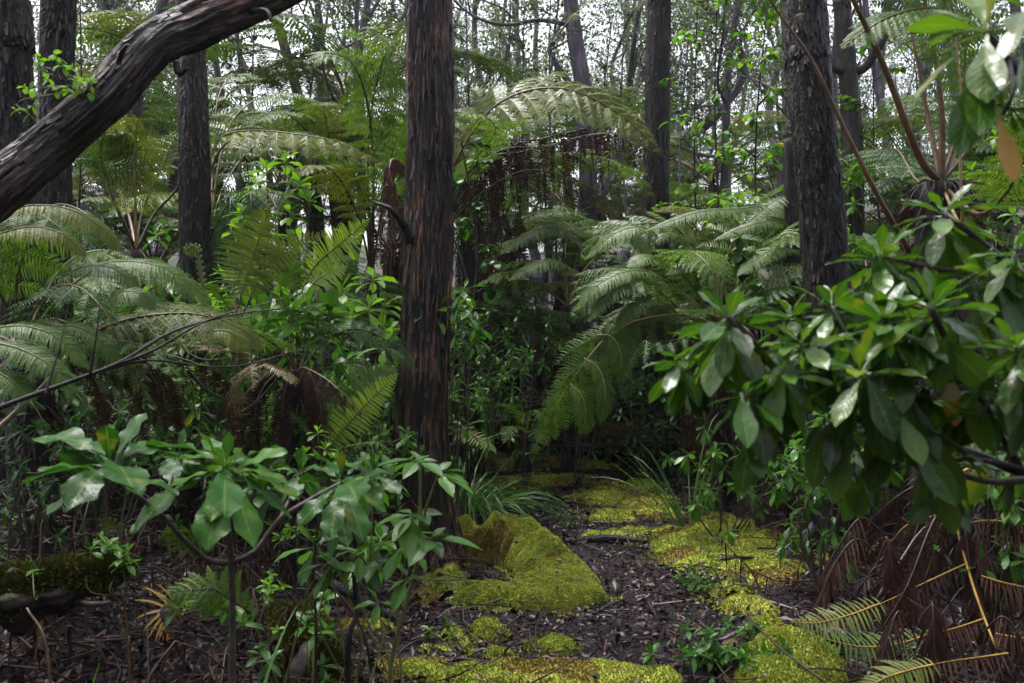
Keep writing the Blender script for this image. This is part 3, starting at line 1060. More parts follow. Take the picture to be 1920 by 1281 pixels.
moss('moss_patch', 'moss patch with grass sprouts beside the leaf-covered path', gpatch([(1345, 1128, 40, .04), (1395, 1145, 48, .05), (1430, 1150, 30, .04), (1370, 1120, 40, .03)]), brown=_ochre(.25), dens=32000, seed=17)
moss('moss_cushion', 'low oval moss cushion alone on the path in front of the mound', gpatch([(1025, 1220, 42, .045), (1055, 1222, 30, .04), (1000, 1222, 22, .035)]), 'moss cushions on the path', brown=_ochre(.25), dens=45000, seed=18, edge=.2)
moss('moss_cushion', 'rounded green moss cushion just below the front edge of the mound', gpatch([(915, 1193, 32, .06), (935, 1198, 20, .05), (895, 1196, 18, .04)]), 'moss cushions on the path', dens=45000, seed=19, edge=.25)
moss('moss_cushion', 'small flat moss cushion left of the low oval one', gpatch([(935, 1236, 30, .035), (950, 1240, 20, .03), (880, 1232, 20, .03)]), 'moss cushions on the path', brown=_ochre(.4), dens=45000, seed=20)
moss('moss_bank', 'long moss bank across the bottom edge of the path', gpatch([(800, 1268, 60, .05), (880, 1278, 60, .06), (960, 1282, 70, .07), (1050, 1285, 80, .08), (1140, 1285, 70, .07), (1220, 1290, 60, .06), (740, 1262, 50, .04)]), None, brown=_ochre(.14), dens=42000, bl=(.006, .015), seed=21, cat='moss bank', edge=.2)
moss('moss_bank', 'thick rounded bright green moss bank beside the green fern tips', gpatch([(1440, 1195, 40, .08), (1475, 1225, 60, .12), (1510, 1255, 70, .13), (1450, 1250, 60, .10), (1530, 1285, 60, .12), (1460, 1290, 80, .10)]), None, brown=_ochre(.3), dens=40000, bl=(.007, .02), seed=22, cat='moss bank', edge=.2)
moss('moss_patch', 'dull green moss around the roots left of the mound', gpatch([(820, 1095, 40, .07), (800, 1130, 36, .05), (850, 1040, 40, .06), (845, 1085, 30, .06)]), brown=_ochre(.0), dens=30000, seed=23)
moss('moss_patch', 'brownish moss film on leaf litter below the glossy leaved sprout', gpatch([(700, 1185, 40, .03), (660, 1180, 35, .03), (850, 1200, 30, .025), (820, 1225, 30, .03), (870, 1220, 25, .025)]), brown=_ochre(.0), dens=24000, seed=24)
moss('moss_patch', 'olive moss between dead ferns under the broad-leaved shrub', gpatch([(1540, 890, 30, .05), (1370, 905, 40, .05), (1330, 912, 30, .05), (1650, 940, 40, .05)]), brown=_ochre(.05), dens=14000, bl=(.010, .022), seed=25)
moss('moss_patch', 'yellow moss showing behind the dead comb-leaved fern', gpatch([(1760, 985, 40, .07), (1800, 1000, 40, .06), (1730, 1005, 30, .05)]), brown=_ochre(.2), dens=20000, seed=26)

# ------------------------------------------------------------------ logs and fallen wood
def log(name, label, pts, R, mat, cat='log', seed=1, rough=.25, rf=(1.6, 1.6, 2.2), ns=32, n=70, nfl=0, stubs=(), group=None, fine=None, mossy=0):
    pts = [np.asarray(p, float) for p in pts]
    P = crv(pts, n)
    Rr = np.interp(np.linspace(0, 1, n), np.linspace(0, 1, len(R)), R)
    t = thing(name, label, cat, pts[0], group)
    mb = MB()
    tube(mb, P, Rr, ns, 0, rough=rough, rf=rf, seed=seed, fine=fine)
    b = mb.build('bark' if not stubs else 'trunk', [M[mat]], t, pts[0])
    rng = np.random.default_rng(seed)
    if nfl:
        fb = MB()
        flakes(fb, P, Rr, nfl, rng, (.02, .09), (.003, .016), out=.16)
        fb.build('bark_flake', [M['flake']], b, pts[0])['kind'] = 'stuff'
    for q, r in stubs:
        sb = MB()
        Q = crv(q, 10)
        tube(sb, Q, np.linspace(r, r * .5, 10), 8, rough=.2)
        sb.build('branch', [M[mat]], t, pts[0])
    if mossy:
        mm = MB()
        T = tang(P)
        k = rng.integers(1, n - 1, mossy)
        th = rng.normal(0, 1.0, mossy)
        sd = nrm(np.cross(T[k], UP))
        u2 = np.cross(sd, T[k])
        rad = np.sin(th)[:, None] * sd + np.cos(th)[:, None] * u2
        c = P[k] + T[k] * rng.normal(0, .02, (mossy, 1)) + rad * Rr[k][:, None] * 1.02
        kp = fbm(c * 7 + 3, 3) > .30 + .16 * np.abs(th) / 1.5
        c, rad = c[kp], rad[kp]
        d = nrm(rad + rng.normal(0, .5, c.shape))
        l = rng.uniform(.012, .035, (len(c), 1))
        sw = nrm(np.cross(d, rng.normal(0, 1, c.shape))) * .0035
        mm.add(np.stack([c - sw, c + sw, c + d * l + sw * .5, c + d * l - sw * .5], 1), np.arange(len(c) * 4).reshape(-1, 4))
        o = mm.build('moss', [M['moss_brown'] if seed % 2 else M['moss_dark']], t, pts[0])
        o['kind'] = 'stuff'
    return t


d = 3.5
log('leaning_log', 'thick dead trunk leaning diagonally across the upper left corner', [at(-190, 500, 3.25), at(-60, 395, 3.3), at(15, 338, 3.35), at(100, 268, 3.45), at(195, 188, 3.5), at(275, 95, 3.6), at(350, 55, 3.7), at(450, 8, 3.8), at(540, -35, 3.9), at(700, -120, 4.1), at(900, -230, 4.4)],
    [.088, .084, .078, .077, .079, .086, .082, .076, .07, .068, .065], 'bark_log', 'leaning trunk', 4, rough=.2, rf=(2.6, 2.6, 2.2), ns=96, n=300, nfl=1100, fine=(.13, 11, 9.),
    stubs=[([at(222, 118, 3.45), at(228, 98, 3.42), at(240, 84, 3.40)], .011), ([at(330, 118, 3.62), at(335, 140, 3.60), at(352, 128, 3.58)], .013), ([at(470, 20, 3.75), at(500, 20, 3.72), at(508, 40, 3.7)], .012)])
log('mossy_log', 'rotting mossy log at the lower left with small seedlings on top', [at(-90, 1135, 3.4), at(30, 1118, 3.45), at(110, 1098, 3.5), at(190, 1082, 3.55), at(235, 1075, 3.6)], [.07, .10, .07, .092, .060, .078, .045, .05, .02], 'bark_mossy', 'mossy log', 2, rough=.8, rf=(2.2, 2.2, 4.), ns=48, n=90, fine=(.16, 8, 14.), mossy=45000,
    stubs=[([at(140, 1130, 3.5), at(175, 1133, 3.35), at(205, 1130, 3.2)], .012)])
log('mossy_stump', 'leaning mossy stump behind the thin stems at the bottom', [at(600, 1330, 4.1), at(590, 1260, 4.2), at(560, 1190, 4.4), at(525, 1155, 4.6)], [.13, .15, .10, .12, .07, .04], 'bark_mossy', 'mossy stump', 6, rough=.45, fine=(.14, 8, 14.), mossy=26000)
log('moss_log', 'ochre mossed fallen log lying across the far end of the path', [onground(ground(1020, 850)) + UP * .22, at(1060, 822, 12.2), at(1130, 822, 12.2), at(1200, 825, 12.1), at(1270, 835, 12.0)], [.15, .17, .17, .16, .12], 'bark_mossy', 'mossy log', 7, rough=.45, fine=(.14, 8, 10.), mossy=26000)
g = ground(1455, 1062)
log('fallen_stick', 'bare forked dead stick propped from the ground up into the shrub', [g + UP * .01, at(1500, 1018, g[1] + .05), at(1527, 985, g[1] + .1), at(1540, 950, g[1] + .15), at(1560, 905, g[1] + .2)], [.012, .02, .03, .026, .02], 'bark_far', 'dead stick', 8, rough=.2, ns=12, n=40,
    stubs=[([at(1527, 985, g[1] + .1), at(1500, 1005, g[1] + .05), at(1448, 1050, g[1])], .014)])
g = ground(1060, 1020)
log('fallen_stick', 'half sunken dark log lying along the pale green moss strip', [g + UP * .02, ground(1130, 1018) + UP * .03, ground(1215, 1022) + UP * .02], [.02, .03, .018], 'bark_dark', 'dead log', 9, rough=.3, ns=12, n=30)
g = ground(1310, 1070)
log('fallen_branch', 'dark dead branch on the moss pointing at the forked stick', [g + UP * .03, ground(1380, 1062) + UP * .05, ground(1450, 1058) + UP * .03], [.018, .016, .006], 'bark_twig', 'dead branch', 10, rough=.25, ns=10, n=30)
log('fallen_branch', 'short thick rotten branch poking out of the bright moss bank', [at(1445, 1200, 5.0), at(1490, 1192, 5.0), at(1535, 1188, 5.05)], [.025, .028, .012], 'bark_twig', 'dead branch', 12, rough=.3, ns=10, n=30)
log('fallen_branch', 'dark slanting branch in front of the thin stems left of the mound', [at(570, 1070, 4.0), at(640, 1105, 4.0), at(700, 1140, 4.05), at(760, 1170, 4.1)], [.022, .022, .018, .01], 'bark_dark', 'dead branch', 13, rough=.2, ns=10, n=30)
log('fallen_branch', 'curved dark branch stub hanging off the left of the reddish trunk', [at(700, 378, 6.6), at(735, 395, 6.6), at(757, 425, 6.7), at(768, 455, 6.75)], [.008, .02, .028, .03], 'bark_dark', 'branch stub', 14, rough=.15, ns=10, n=30)
# black forked branch lying across the left ferns
t = thing('dead_branch', 'long black forked branch sweeping across the left ferns', 'dead branch', at(-40, 785, 2.9))
for pts, r in (([at(-40, 785, 2.9), at(60, 748, 2.95), at(150, 715, 3.0), at(230, 683, 3.05), at(330, 625, 3.15), at(450, 593, 3.3), at(560, 580, 3.4)], .0085), ([at(230, 683, 3.05), at(300, 655, 3.1), at(400, 600, 3.2), at(520, 565, 3.3), at(600, 545, 3.4)], .005),
               ([at(200, 695, 3.05), at(280, 678, 3.1), at(400, 690, 3.2), at(480, 682, 3.3), at(560, 655, 3.4), at(610, 630, 3.5)], .0045), ([at(80, 742, 2.95), at(110, 640, 3.0), at(125, 560, 3.05)], .004), ([at(350, 690, 3.15), at(390, 730, 3.2), at(440, 752, 3.25)], .006), ([at(165, 700, 3.0), at(180, 600, 3.0), at(185, 520, 3.05)], .004)):
    mb = MB()
    tube(mb, crv([p_ + np.random.default_rng(int(r * 9e4)).normal(0, .008, 3) for p_ in pts], 30), np.linspace(r, r * .22, 30), 7, rough=.25, rf=(2, 2, 14))
    mb.build('branch', [M['bark_twig']], t, at(-40, 785, 2.9))

# ------------------------------------------------------------------ near trees
big_tree('tall reddish trunk with peeling fibrous bark in the middle of the picture', [A(-.60, 6.9, .0), at(788, 830, 6.9), at(797, 640, 6.9), at(803, 400, 6.9), at(807, 200, 6.9), at(803, -20, 6.9)],
         [.225, .192, .172, .160, .155, .158], 'bark_main', 31, nfl=2600, flare=1.35, fl=(.04, .20), fw=(.006, .026), rough=.17, out=.2, fine=(.15, 10, 2.6))
big_tree('black flaky trunk just right of the bright green leaves', [at(1560, 980, 6.7) * A(1, 1, 0), at(1548, 520, 6.7), at(1532, 300, 6.7), at(1513, 100, 6.75), at(1505, -40, 6.8)], [.17, .150, .148, .146, .142], 'bark_dark', 32, nfl=3200, rough=.14)
big_tree('straight dark trunk behind the dead brown fronds right of the middle', [at(1228, 830, 11.6) * A(1, 1, 0) + UP * .1, at(1230, 400, 11.6), at(1232, 200, 11.6), at(1236, 0, 11.6), at(1236, -60, 11.6)], [.17, .150, .142, .140, .138], 'bark_dark', 33, nfl=2200, rough=.16)
big_tree('knotted dark trunk rising behind the leaning log', [at(368, 830, 7.9) * A(1, 1, 0) + UP * .1, at(365, 480, 7.9), at(364, 280, 7.9), at(360, 120, 7.95), at(352, -60, 8.)], [.14, .120, .115, .106, .10], 'bark_dark', 34, nfl=2000, rough=.14)
big_tree('broad blackish trunk at the left edge behind the leaning log', [at(40, 900, 5.6) * A(1, 1, 0) + UP * .1, at(45, 560, 5.6), at(20, 250, 5.6), at(8, 0, 5.6), at(0, -80, 5.6)], [.16, .15, .135, .128, .12], 'bark_dark', 35, nfl=1800, rough=.14)
big_tree('dark trunk second from the left edge above the leaning log', [at(105, 880, 6.9) * A(1, 1, 0) + UP * .1, at(102, 560, 6.9), at(103, 250, 6.9), at(110, 0, 6.9), at(112, -60, 6.9)], [.13, .118, .112, .115, .11], 'bark_dark', 36, nfl=1600, rough=.14)
log('tree_stump', 'broken reddish brown stump half hidden behind the flaky black trunk', [onground(at(1492, 640, 8.6)), at(1490, 450, 8.6), at(1487, 340, 8.6), at(1484, 262, 8.6)], [.11, .10, .095, .07], 'bark_dark', 'tree stump', 15, rough=.3, ns=36, n=60, nfl=500, fine=(.12, 8, 6.))
# forked trunk right of the flaky one
B0 = at(1600, 820, 10.5) * A(1, 1, 0) + UP * .1
t = big_tree('lichen-spotted trunk with a low cross fork behind the flaky black trunk', [B0, at(1600, 450, 10.5), at(1597, 250, 10.5), at(1590, 140, 10.5), at(1578, 0, 10.5), at(1572, -60, 10.5)], [.14, .115, .105, .095, .085, .08], 'bark_fork', 37, nfl=0, rough=.12)
for pts, r in (([at(1597, 135, 10.5), at(1570, 132, 10.45), at(1550, 118, 10.4), at(1530, 105, 10.3)], .05), ([at(1597, 135, 10.5), at(1620, 128, 10.5), at(1640, 100, 10.45), at(1660, 60, 10.4), at(1672, -30, 10.4)], .055)):
    mb = MB()
    tube(mb, crv(pts, 18), np.linspace(r, r * .6, 18), 10, rough=.15)
    mb.build('branch', [M['bark_fork']], t, B0)

# ------------------------------------------------------------------ tree ferns built frond by frond
def tree_fern(name, label, crown, r=.09, trunk=True, foot=None, seed=1, cat='tree fern', group=None, fibres=500):
    crown = np.asarray(crown, float)
    foot = np.array((crown[0], crown[1], float(gz(crown[0], crown[1])))) if foot is None else np.asarray(foot, float)
    t = thing(name, label, cat, foot, group)
    if trunk:
        fern_trunk(t, foot, foot - UP * .1, crown, r, seed, fibres)
    return t, foot


def fl(*q):
    """list of (px, py, d)"""
    return [at(*p) for p in q]


# F1: behind the reddish trunk, big arching frond and hanging dead fronds
c = at(812, 455, 10.3)
t, o = tree_fern('tree_fern', 'tree fern behind the reddish trunk with one great arching frond and dead brown fronds', c, .11, seed=41)
frond(t, o, [c] + fl((845, 325, 10.2), (905, 222, 10.1), (970, 176, 10), (1050, 165, 9.9), (1120, 188, 9.8), (1180, 228, 9.7), (1232, 278, 9.6)), .66, 'frond_olive', 'stalk_brown', npair=38, npin=20, start=.22, droop=.5, up=A(0, -.75, .8), r0=.018, wr=1.1)
frond(t, o, [c] + fl((840, 340, 10.4), (880, 240, 10.6), (960, 190, 10.9), (1060, 200, 11.1), (1150, 260, 11.3)), .6, 'frond', 'stalk_brown', npair=34, npin=18, start=.3, droop=.4, up=A(0, -.4, 1), r0=.016, wr=1.1)
frond(t, o, [c] + fl((850, 380, 10.0), (890, 300, 9.6), (930, 245, 9.3), (900, 215, 9.0), (870, 215, 8.8)), .5, 'frond', 'stalk_brown', npair=16, npin=16, start=.4, up=A(0, -.5, 1))
frond(t, o, [c] + fl((770, 330, 10.3), (730, 240, 10.2), (680, 200, 10.1), (630, 220, 10.0)), .55, 'frond', npair=18, npin=16)
frond(t, o, [c] + fl((900, 350, 10.4), (1000, 300, 10.5), (1090, 290, 10.6), (1180, 320, 10.8), (1220, 360, 10.9)), .6, 'frond', npair=18, npin=16, start=.35)
for pts, Lp, hg in (([(862, 330, 10.1), (930, 268, 10), (1010, 262, 9.9), (1090, 240, 9.8), (1160, 240, 9.7), (1218, 275, 9.6)], .62, .85), ([(880, 360, 10), (960, 310, 9.9), (1030, 310, 9.8), (1090, 345, 9.75), (1140, 385, 9.7), (1165, 430, 9.7)], .5, .7),
                    ([(860, 350, 10.2), (905, 285, 10.1), (960, 275, 10.0), (1000, 300, 10), (1020, 350, 10)], .7, .9), ([(855, 380, 10.2), (890, 310, 10.2), (915, 300, 10.2), (925, 370, 10.2), (925, 480, 10.2)], .4, .8), ([(850, 370, 10.4), (900, 295, 10.4), (1060, 250, 10.3), (1150, 235, 10.2), (1230, 262, 10.2)], .45, .85)):
    for rep in range(2):
        frond(t, o, [c] + fl(*[(q[0] + rep * 9, q[1] + rep * 14, q[2] - rep * .25) for q in pts]), Lp * (1 - .2 * rep), 'frond_dead', 'stalk_dark', name='dead_frond', npair=52, npin=15, start=.28, hang=hg, droop=.7, miss=.33, curl=.6, plr=.055, wr=.62, shape=4, sag=.5)
for x, y1, d in ((735, 530, 8.3), (716, 500, 8.5), (750, 560, 8.4), (742, 500, 8.2), (727, 545, 8.6), (758, 520, 8.3), (721, 440, 8.3), (746, 450, 8.1)):
    frond(t, o, [c] + fl((780, 350, 9.3), (745, 300, d + .3), (730, 318, d), (x, (y1 + 320) / 2, d), (x - 3, y1, d)), .20, 'frond_rust', 'stalk_brown', name='dead_frond', npair=34, npin=11, start=.3, hang=.5, droop=.7, up=TOCAM, wr=.6, shape=4, miss=.1, plr=.09)

# F3: stalk bundle rising behind, mid centre
c = at(885, 585, 11.4)
t, o = tree_fern('tree_fern', 'tree fern with a sheaf of long dark stalks right of the reddish trunk', c, .09, seed=43)
for k, (pts, Lp, m) in enumerate((([(930, 440, 11.2), (985, 340, 11), (1040, 290, 10.9), (1100, 300, 10.8), (1150, 350, 10.7)], .6, 'frond'), ([(920, 470, 11.3), (960, 370, 11.4), (1000, 340, 11.5), (1060, 350, 11.6)], .55, 'frond'),
                   ([(900, 430, 11.4), (905, 350, 11.4), (890, 300, 11.4), (860, 310, 11.2)], .5, 'frond_deep'), ([(950, 480, 11.2), (1020, 430, 11.0), (1080, 440, 10.8), (1130, 490, 10.6)], .55, 'frond'),
                   ([(860, 470, 11.6), (800, 380, 11.8), (740, 370, 12), (700, 410, 12)], .5, 'frond_deep'), ([(930, 540, 11), (960, 500, 10.7), (1010, 490, 10.4), (1080, 515, 10.1)], .5, 'frond'),
                   ([(960, 430, 11.5), (1040, 400, 12), (1120, 420, 12.3)], .55, 'frond'))):
    frond(t, o, [c] + fl(*pts), Lp, m, 'stalk_dark', npair=18, npin=15, start=.45, droop=.4, r0=.02)
for x in (905, 940, 965, 890):
    frond(t, o, [c] + fl((x - 5, 500, 11.2), (x, 420, 11.1), (x + 8, 400, 11.0), (x + 14, 470, 11), (x + 14, 560, 11)), .3, 'frond_dead', 'stalk_dark', name='dead_frond', npair=16, npin=10, start=.5, hang=.6, droop=.8, wr=.6, shape=4)

# F4: right of centre, with the drooping frond that touches the path
c = at(1345, 610, 8.6)
t, o = tree_fern('tree_fern', 'lush tree fern right of the path whose lowest frond droops to the ground', c, .10, seed=44)
frond(t, o, [c] + fl((1300, 565, 8.3), (1240, 522, 8.0), (1180, 512, 7.8), (1125, 535, 7.7), (1080, 590, 7.6)), .50, 'frond', 'stalk_pale', npair=22, npin=22, start=.28, droop=.45, up=A(.1, -.6, 1), r0=.014)
frond(t, o, [c] + fl((1320, 500, 8.5), (1270, 430, 8.4), (1200, 420, 8.3), (1130, 440, 8.2), (1095, 480, 8.2)), .46, 'frond', 'stalk_brown', npair=22, npin=20, start=.3, up=A(.1, -.5, 1), r0=.014)
frond(t, o, [c] + fl((1365, 480, 8.7), (1400, 410, 8.8), (1450, 385, 8.9), (1520, 380, 9.0)), .5, 'frond', 'stalk_brown', npair=20, npin=18, start=.3, up=A(-.1, -.5, 1))
frond(t, o, [c] + fl((1280, 590, 8.2), (1200, 600, 7.9), (1140, 630, 7.7), (1085, 695, 7.6), (1040, 765, 7.6), (1006, 835, 7.6)), .50, 'frond', 'stalk_pale', npair=22, npin=24, start=.30, droop=.55, hang=.25, up=A(.35, -.8, .5), r0=.012, ang=(60, 35))
frond(t, o, [c] + fl((1300, 600, 8.3), (1240, 575, 8.1), (1190, 580, 8.0), (1160, 620, 7.9), (1150, 690, 7.9)), .36, 'frond', 'stalk_brown', npair=20, npin=18, start=.3, hang=.3, up=A(.1, -.8, .8))
frond(t, o, [c] + fl((1380, 540, 8.4), (1430, 470, 8.2), (1480, 440, 8.0), (1540, 450, 7.8)), .45, 'frond', 'stalk_brown', npair=20, npin=18, start=.3, up=A(-.1, -.5, 1))
frond(t, o, [c] + fl((1345, 500, 8.9), (1330, 420, 9.1), (1290, 390, 9.3), (1230, 395, 9.5)), .46, 'frond_olive', 'stalk_brown', npair=20, npin=16, start=.35)
frond(t, o, [c] + fl((1300, 540, 8.2), (1270, 500, 7.9), (1290, 470, 7.6), (1330, 500, 7.3), (1350, 560, 7.2)), .4, 'frond', 'stalk_brown', npair=18, npin=16, start=.4)
frond(t, o, [c] + fl((1390, 560, 8.5), (1440, 540, 8.4), (1490, 560, 8.3), (1520, 620, 8.2)), .42, 'frond_olive', 'stalk_brown', npair=18, npin=16, start=.3)
frond(t, o, [c] + fl((1260, 640, 8.4), (1210, 640, 8.3), (1180, 680, 8.3), (1180, 740, 8.3)), .3, 'frond_deep', 'stalk_dark', npair=18, npin=14, start=.3, hang=.3)
for x0, x1, y1, d in ((1320, 1330, 900, 8.4), (1345, 1350, 880, 8.5), (1380, 1400, 930, 7.9), (1410, 1420, 910, 8.0), (1440, 1490, 960, 7.7), (1450, 1530, 985, 7.5), (1300, 1300, 860, 8.5)):
    frond(t, o, [c] + fl(((1345 + x0) / 2, 615, d), (x0, 700, d), ((x0 + x1) / 2, 800, d), (x1, y1, d)), .26, 'frond_dead', 'stalk_dark', name='dead_frond', npair=22, npin=11, start=.2, hang=.5, droop=.7, up=TOCAM, wr=.6, shape=4, miss=.05)

def combs(rows, L, mat, smat='stalk_green', r0=.005, up=A(0, -.55, 1), **kw):
    for pts in rows:
        P_ = fl(*pts)
        n_ = int(clen(crv(P_, 20)) / (.0115 * (P_[0][1] / 7.5)))
        frond(t, o, P_, L, mat, smat, level=1, npair=max(16, n_), start=.04, wr=kw.get('wr', .62), ang=(82, 48), droop=.4, lift=.12, r0=r0, up=up, shape=3.2, tipmin=.12, hang=kw.get('hang', .08))


combs([[(1232, 512, 7.8), (1180, 508, 7.7), (1125, 532, 7.6), (1078, 582, 7.55)], [(1238, 540, 7.8), (1200, 528, 7.7), (1150, 545, 7.6), (1105, 600, 7.5)], [(1238, 446, 8.1), (1200, 425, 8.05), (1150, 440, 8.0), (1098, 485, 8.0)], [(1440, 385, 8.5), (1380, 392, 8.3), (1320, 396, 8.2), (1265, 412, 8.1), (1212, 432, 8.0)],
       [(1375, 500, 8.1), (1330, 486, 8.0), (1290, 492, 7.9), (1250, 515, 7.8)], [(1500, 470, 8.0), (1455, 466, 7.9), (1420, 485, 7.8), (1385, 515, 7.7)], [(1400, 420, 8.6), (1440, 385, 8.6), (1475, 370, 8.6), (1510, 392, 8.6)], [(1500, 410, 8.7), (1440, 415, 8.5), (1390, 428, 8.4), (1340, 450, 8.3)],
       [(1255, 505, 7.7), (1232, 482, 7.6), (1205, 482, 7.5), (1180, 500, 7.4)], [(1270, 560, 7.8), (1225, 555, 7.7), (1185, 575, 7.6), (1150, 625, 7.6)], [(1330, 470, 8.3), (1290, 445, 8.2), (1250, 440, 8.1), (1205, 462, 8.0)]], .15, 'frond')
combs([[(1118, 628, 7.7), (1148, 632, 7.65), (1165, 668, 7.6), (1160, 712, 7.6)], [(1095, 672, 7.6), (1122, 690, 7.55), (1135, 735, 7.5), (1125, 790, 7.5)], [(1070, 720, 7.55), (1092, 745, 7.5), (1098, 780, 7.5), (1090, 812, 7.5)]], .16, 'frond', 'stalk_pale', up=A(.5, -.8, .2), hang=.3)

# F5: paler ferns beyond F4
c = at(1065, 575, 11.2)
t, o = tree_fern('tree_fern', 'grey green tree fern spreading flat fronds beyond the thicket in the middle', c, .08, seed=45)
for pts, Lp in (([(1050, 500, 11), (1010, 450, 10.8), (960, 450, 10.6), (930, 480, 10.5)], .42), ([(1080, 490, 11), (1110, 440, 10.9), (1160, 430, 10.8), (1200, 470, 10.7)], .45), ([(1060, 470, 11.4), (1070, 410, 11.8), (1050, 380, 12.2)], .45),
                ([(1020, 540, 10.8), (960, 510, 10.5), (900, 530, 10.3)], .42), ([(1110, 530, 11), (1150, 500, 10.7), (1190, 520, 10.5)], .4), ([(1100, 500, 11.5), (1170, 450, 12), (1240, 450, 12.3)], .45)):
    frond(t, o, [c] + fl(*pts), Lp, 'frond', 'stalk_pale', npair=20, npin=16, start=.35, droop=.4)

combs([[(1085, 450, 10.6), (1040, 422, 10.5), (995, 438, 10.4), (940, 475, 10.3)], [(1090, 515, 10.2), (1040, 490, 10.1), (1000, 498, 10), (955, 525, 9.9)], [(1110, 440, 10.8), (1150, 428, 10.7), (1190, 442, 10.6), (1220, 480, 10.5)]], .2, 'frond', 'stalk_pale')

# F2: left of the reddish trunk, high pale frond
c = at(697, 520, 9.3)
t, o = tree_fern('tree_fern', 'slender tree fern just left of the reddish trunk holding a high pale green frond', c, .06, seed=42)
frond(t, o, [c] + fl((690, 335, 9.3), (695, 220, 9.2), (715, 120, 9.0), (735, 80, 8.7), (700, 55, 8.3)), .55, 'frond', 'stalk_dark', npair=18, npin=18, start=.6, droop=.6, up=A(0, -1, .3), r0=.018)
frond(t, o, [c] + fl((700, 330, 9.2), (690, 200, 9.0), (660, 120, 8.8), (610, 100, 8.6), (580, 125, 8.5)), .45, 'frond', 'stalk_dark', npair=18, npin=18, start=.5, droop=.5, up=A(0, -.6, .8), r0=.018)
frond(t, o, [c] + fl((690, 400, 9.2), (650, 300, 9.0), (600, 262, 8.8), (530, 262, 8.6), (480, 290, 8.5)), .42, 'frond', 'stalk_dark', npair=20, npin=18, start=.35)
frond(t, o, [c] + fl((715, 400, 9.3), (735, 290, 9.2), (760, 220, 9.1), (790, 210, 9)), .45, 'frond', 'stalk_dark', npair=18, npin=16, start=.4)
frond(t, o, [c] + fl((675, 420, 9.0), (640, 340, 8.7), (600, 310, 8.4), (560, 330, 8.2)), .4, 'frond_olive', 'stalk_dark', npair=18, npin=16, start=.4)
for x in (600, 640, 590):
    frond(t, o, [c] + fl((680, 380, 9.2), (640, 300, 9.2), (x, 290, 9.2), (x - 8, 360, 9.2)), .2, 'frond_dead', 'stalk_dark', name='dead_frond', npair=14, npin=10, start=.55, hang=.6, wr=.6, shape=4)

# F8: yellow-green fronds out of the knotted trunk's right side
c = at(395, 430, 8.6)
t, o = tree_fern('tree_fern', 'tree fern with a long yellowish frond reaching right from the knotted trunk', c, .08, seed=48)
frond(t, o, [c] + fl((392, 330, 8.5), (410, 262, 8.4), (470, 245, 8.2), (560, 252, 8.0), (640, 268, 7.9), (712, 305, 7.8)), .40, 'frond_olive', 'stalk_brown', npair=26, npin=20, start=.2, droop=.6, hang=.15, up=A(0, -.5, 1))
frond(t, o, [c] + fl((396, 320, 8.6), (430, 262, 8.5), (455, 275, 8.3), (450, 310, 8.2)), .05, 'frond_olive', 'stalk_brown', npair=6, npin=6, start=.7, r0=.016)
frond(t, o, [c] + fl((410, 310, 8.9), (440, 220, 9.2), (500, 180, 9.5), (570, 190, 9.8), (620, 220, 10)), .5, 'frond', 'stalk_brown', npair=20, npin=16, start=.35)
frond(t, o, [c] + fl((420, 350, 9), (470, 280, 9.4), (540, 250, 9.8), (610, 270, 10)), .5, 'frond', 'stalk_brown', npair=20, npin=16, start=.35)
frond(t, o, [c] + fl((400, 280, 9.2), (410, 180, 9.6), (440, 140, 10), (480, 150, 10.4)), .5, 'frond', 'stalk_brown', npair=18, npin=15, start=.35)
frond(t, o, [c] + fl((410, 420, 8.3), (430, 370, 8.0), (430, 400, 7.8), (415, 470, 7.7), (400, 520, 7.7)), .32, 'frond_deep', 'stalk_dark', npair=20, npin=16, start=.2, hang=.45, up=TOCAM)
frond(t, o, [c] + fl((430, 410, 8.4), (465, 360, 8.2), (470, 400, 8.0), (455, 470, 8.0)), .3, 'frond_deep', 'stalk_dark', npair=20, npin=16, start=.2, hang=.45, up=TOCAM)

# F7: seen from below, pale midrib, left
c = at(255, 470, 7.6)
t, o = tree_fern('tree_fern', 'tree fern left of the knotted trunk seen from below with a pale upright midrib', c, .06, seed=47, fibres=200)
frond(t, o, [c] + fl((254, 400, 7.5), (252, 320, 7.4), (253, 262, 7.3), (256, 238, 7.2)), .40, 'frond_olive', 'stalk_pale', npair=14, npin=24, start=.32, droop=.5, lift=0, up=A(0, -1, .1), r0=.013, ang=(58, 25), shape=5, tipmin=.5, plr=.2)
for pts, m, s in (([(210, 370, 7.7), (170, 290, 7.8), (140, 215, 7.9), (150, 160, 8.0), (190, 150, 8.1)], 'frond_olive', 'stalk_brown'), ([(240, 400, 7.9), (200, 300, 8.2), (180, 250, 8.4), (140, 240, 8.6)], 'frond_deep', 'stalk_brown'),
                  ([(215, 380, 7.5), (190, 300, 7.5), (195, 260, 7.4), (240, 250, 7.3)], 'frond_deep', 'stalk_dark'), ([(270, 390, 7.8), (310, 300, 8.0), (340, 250, 8.2), (420, 260, 8.4)], 'frond', 'stalk_dark'), ([(290, 400, 7.8), (340, 330, 8.0), (330, 170, 8.2), (300, 110, 8.3)], 'frond', 'stalk_dark')):
    frond(t, o, [c] + fl(*pts), .38, m, s, npair=18, npin=16, start=.5, r0=.016)

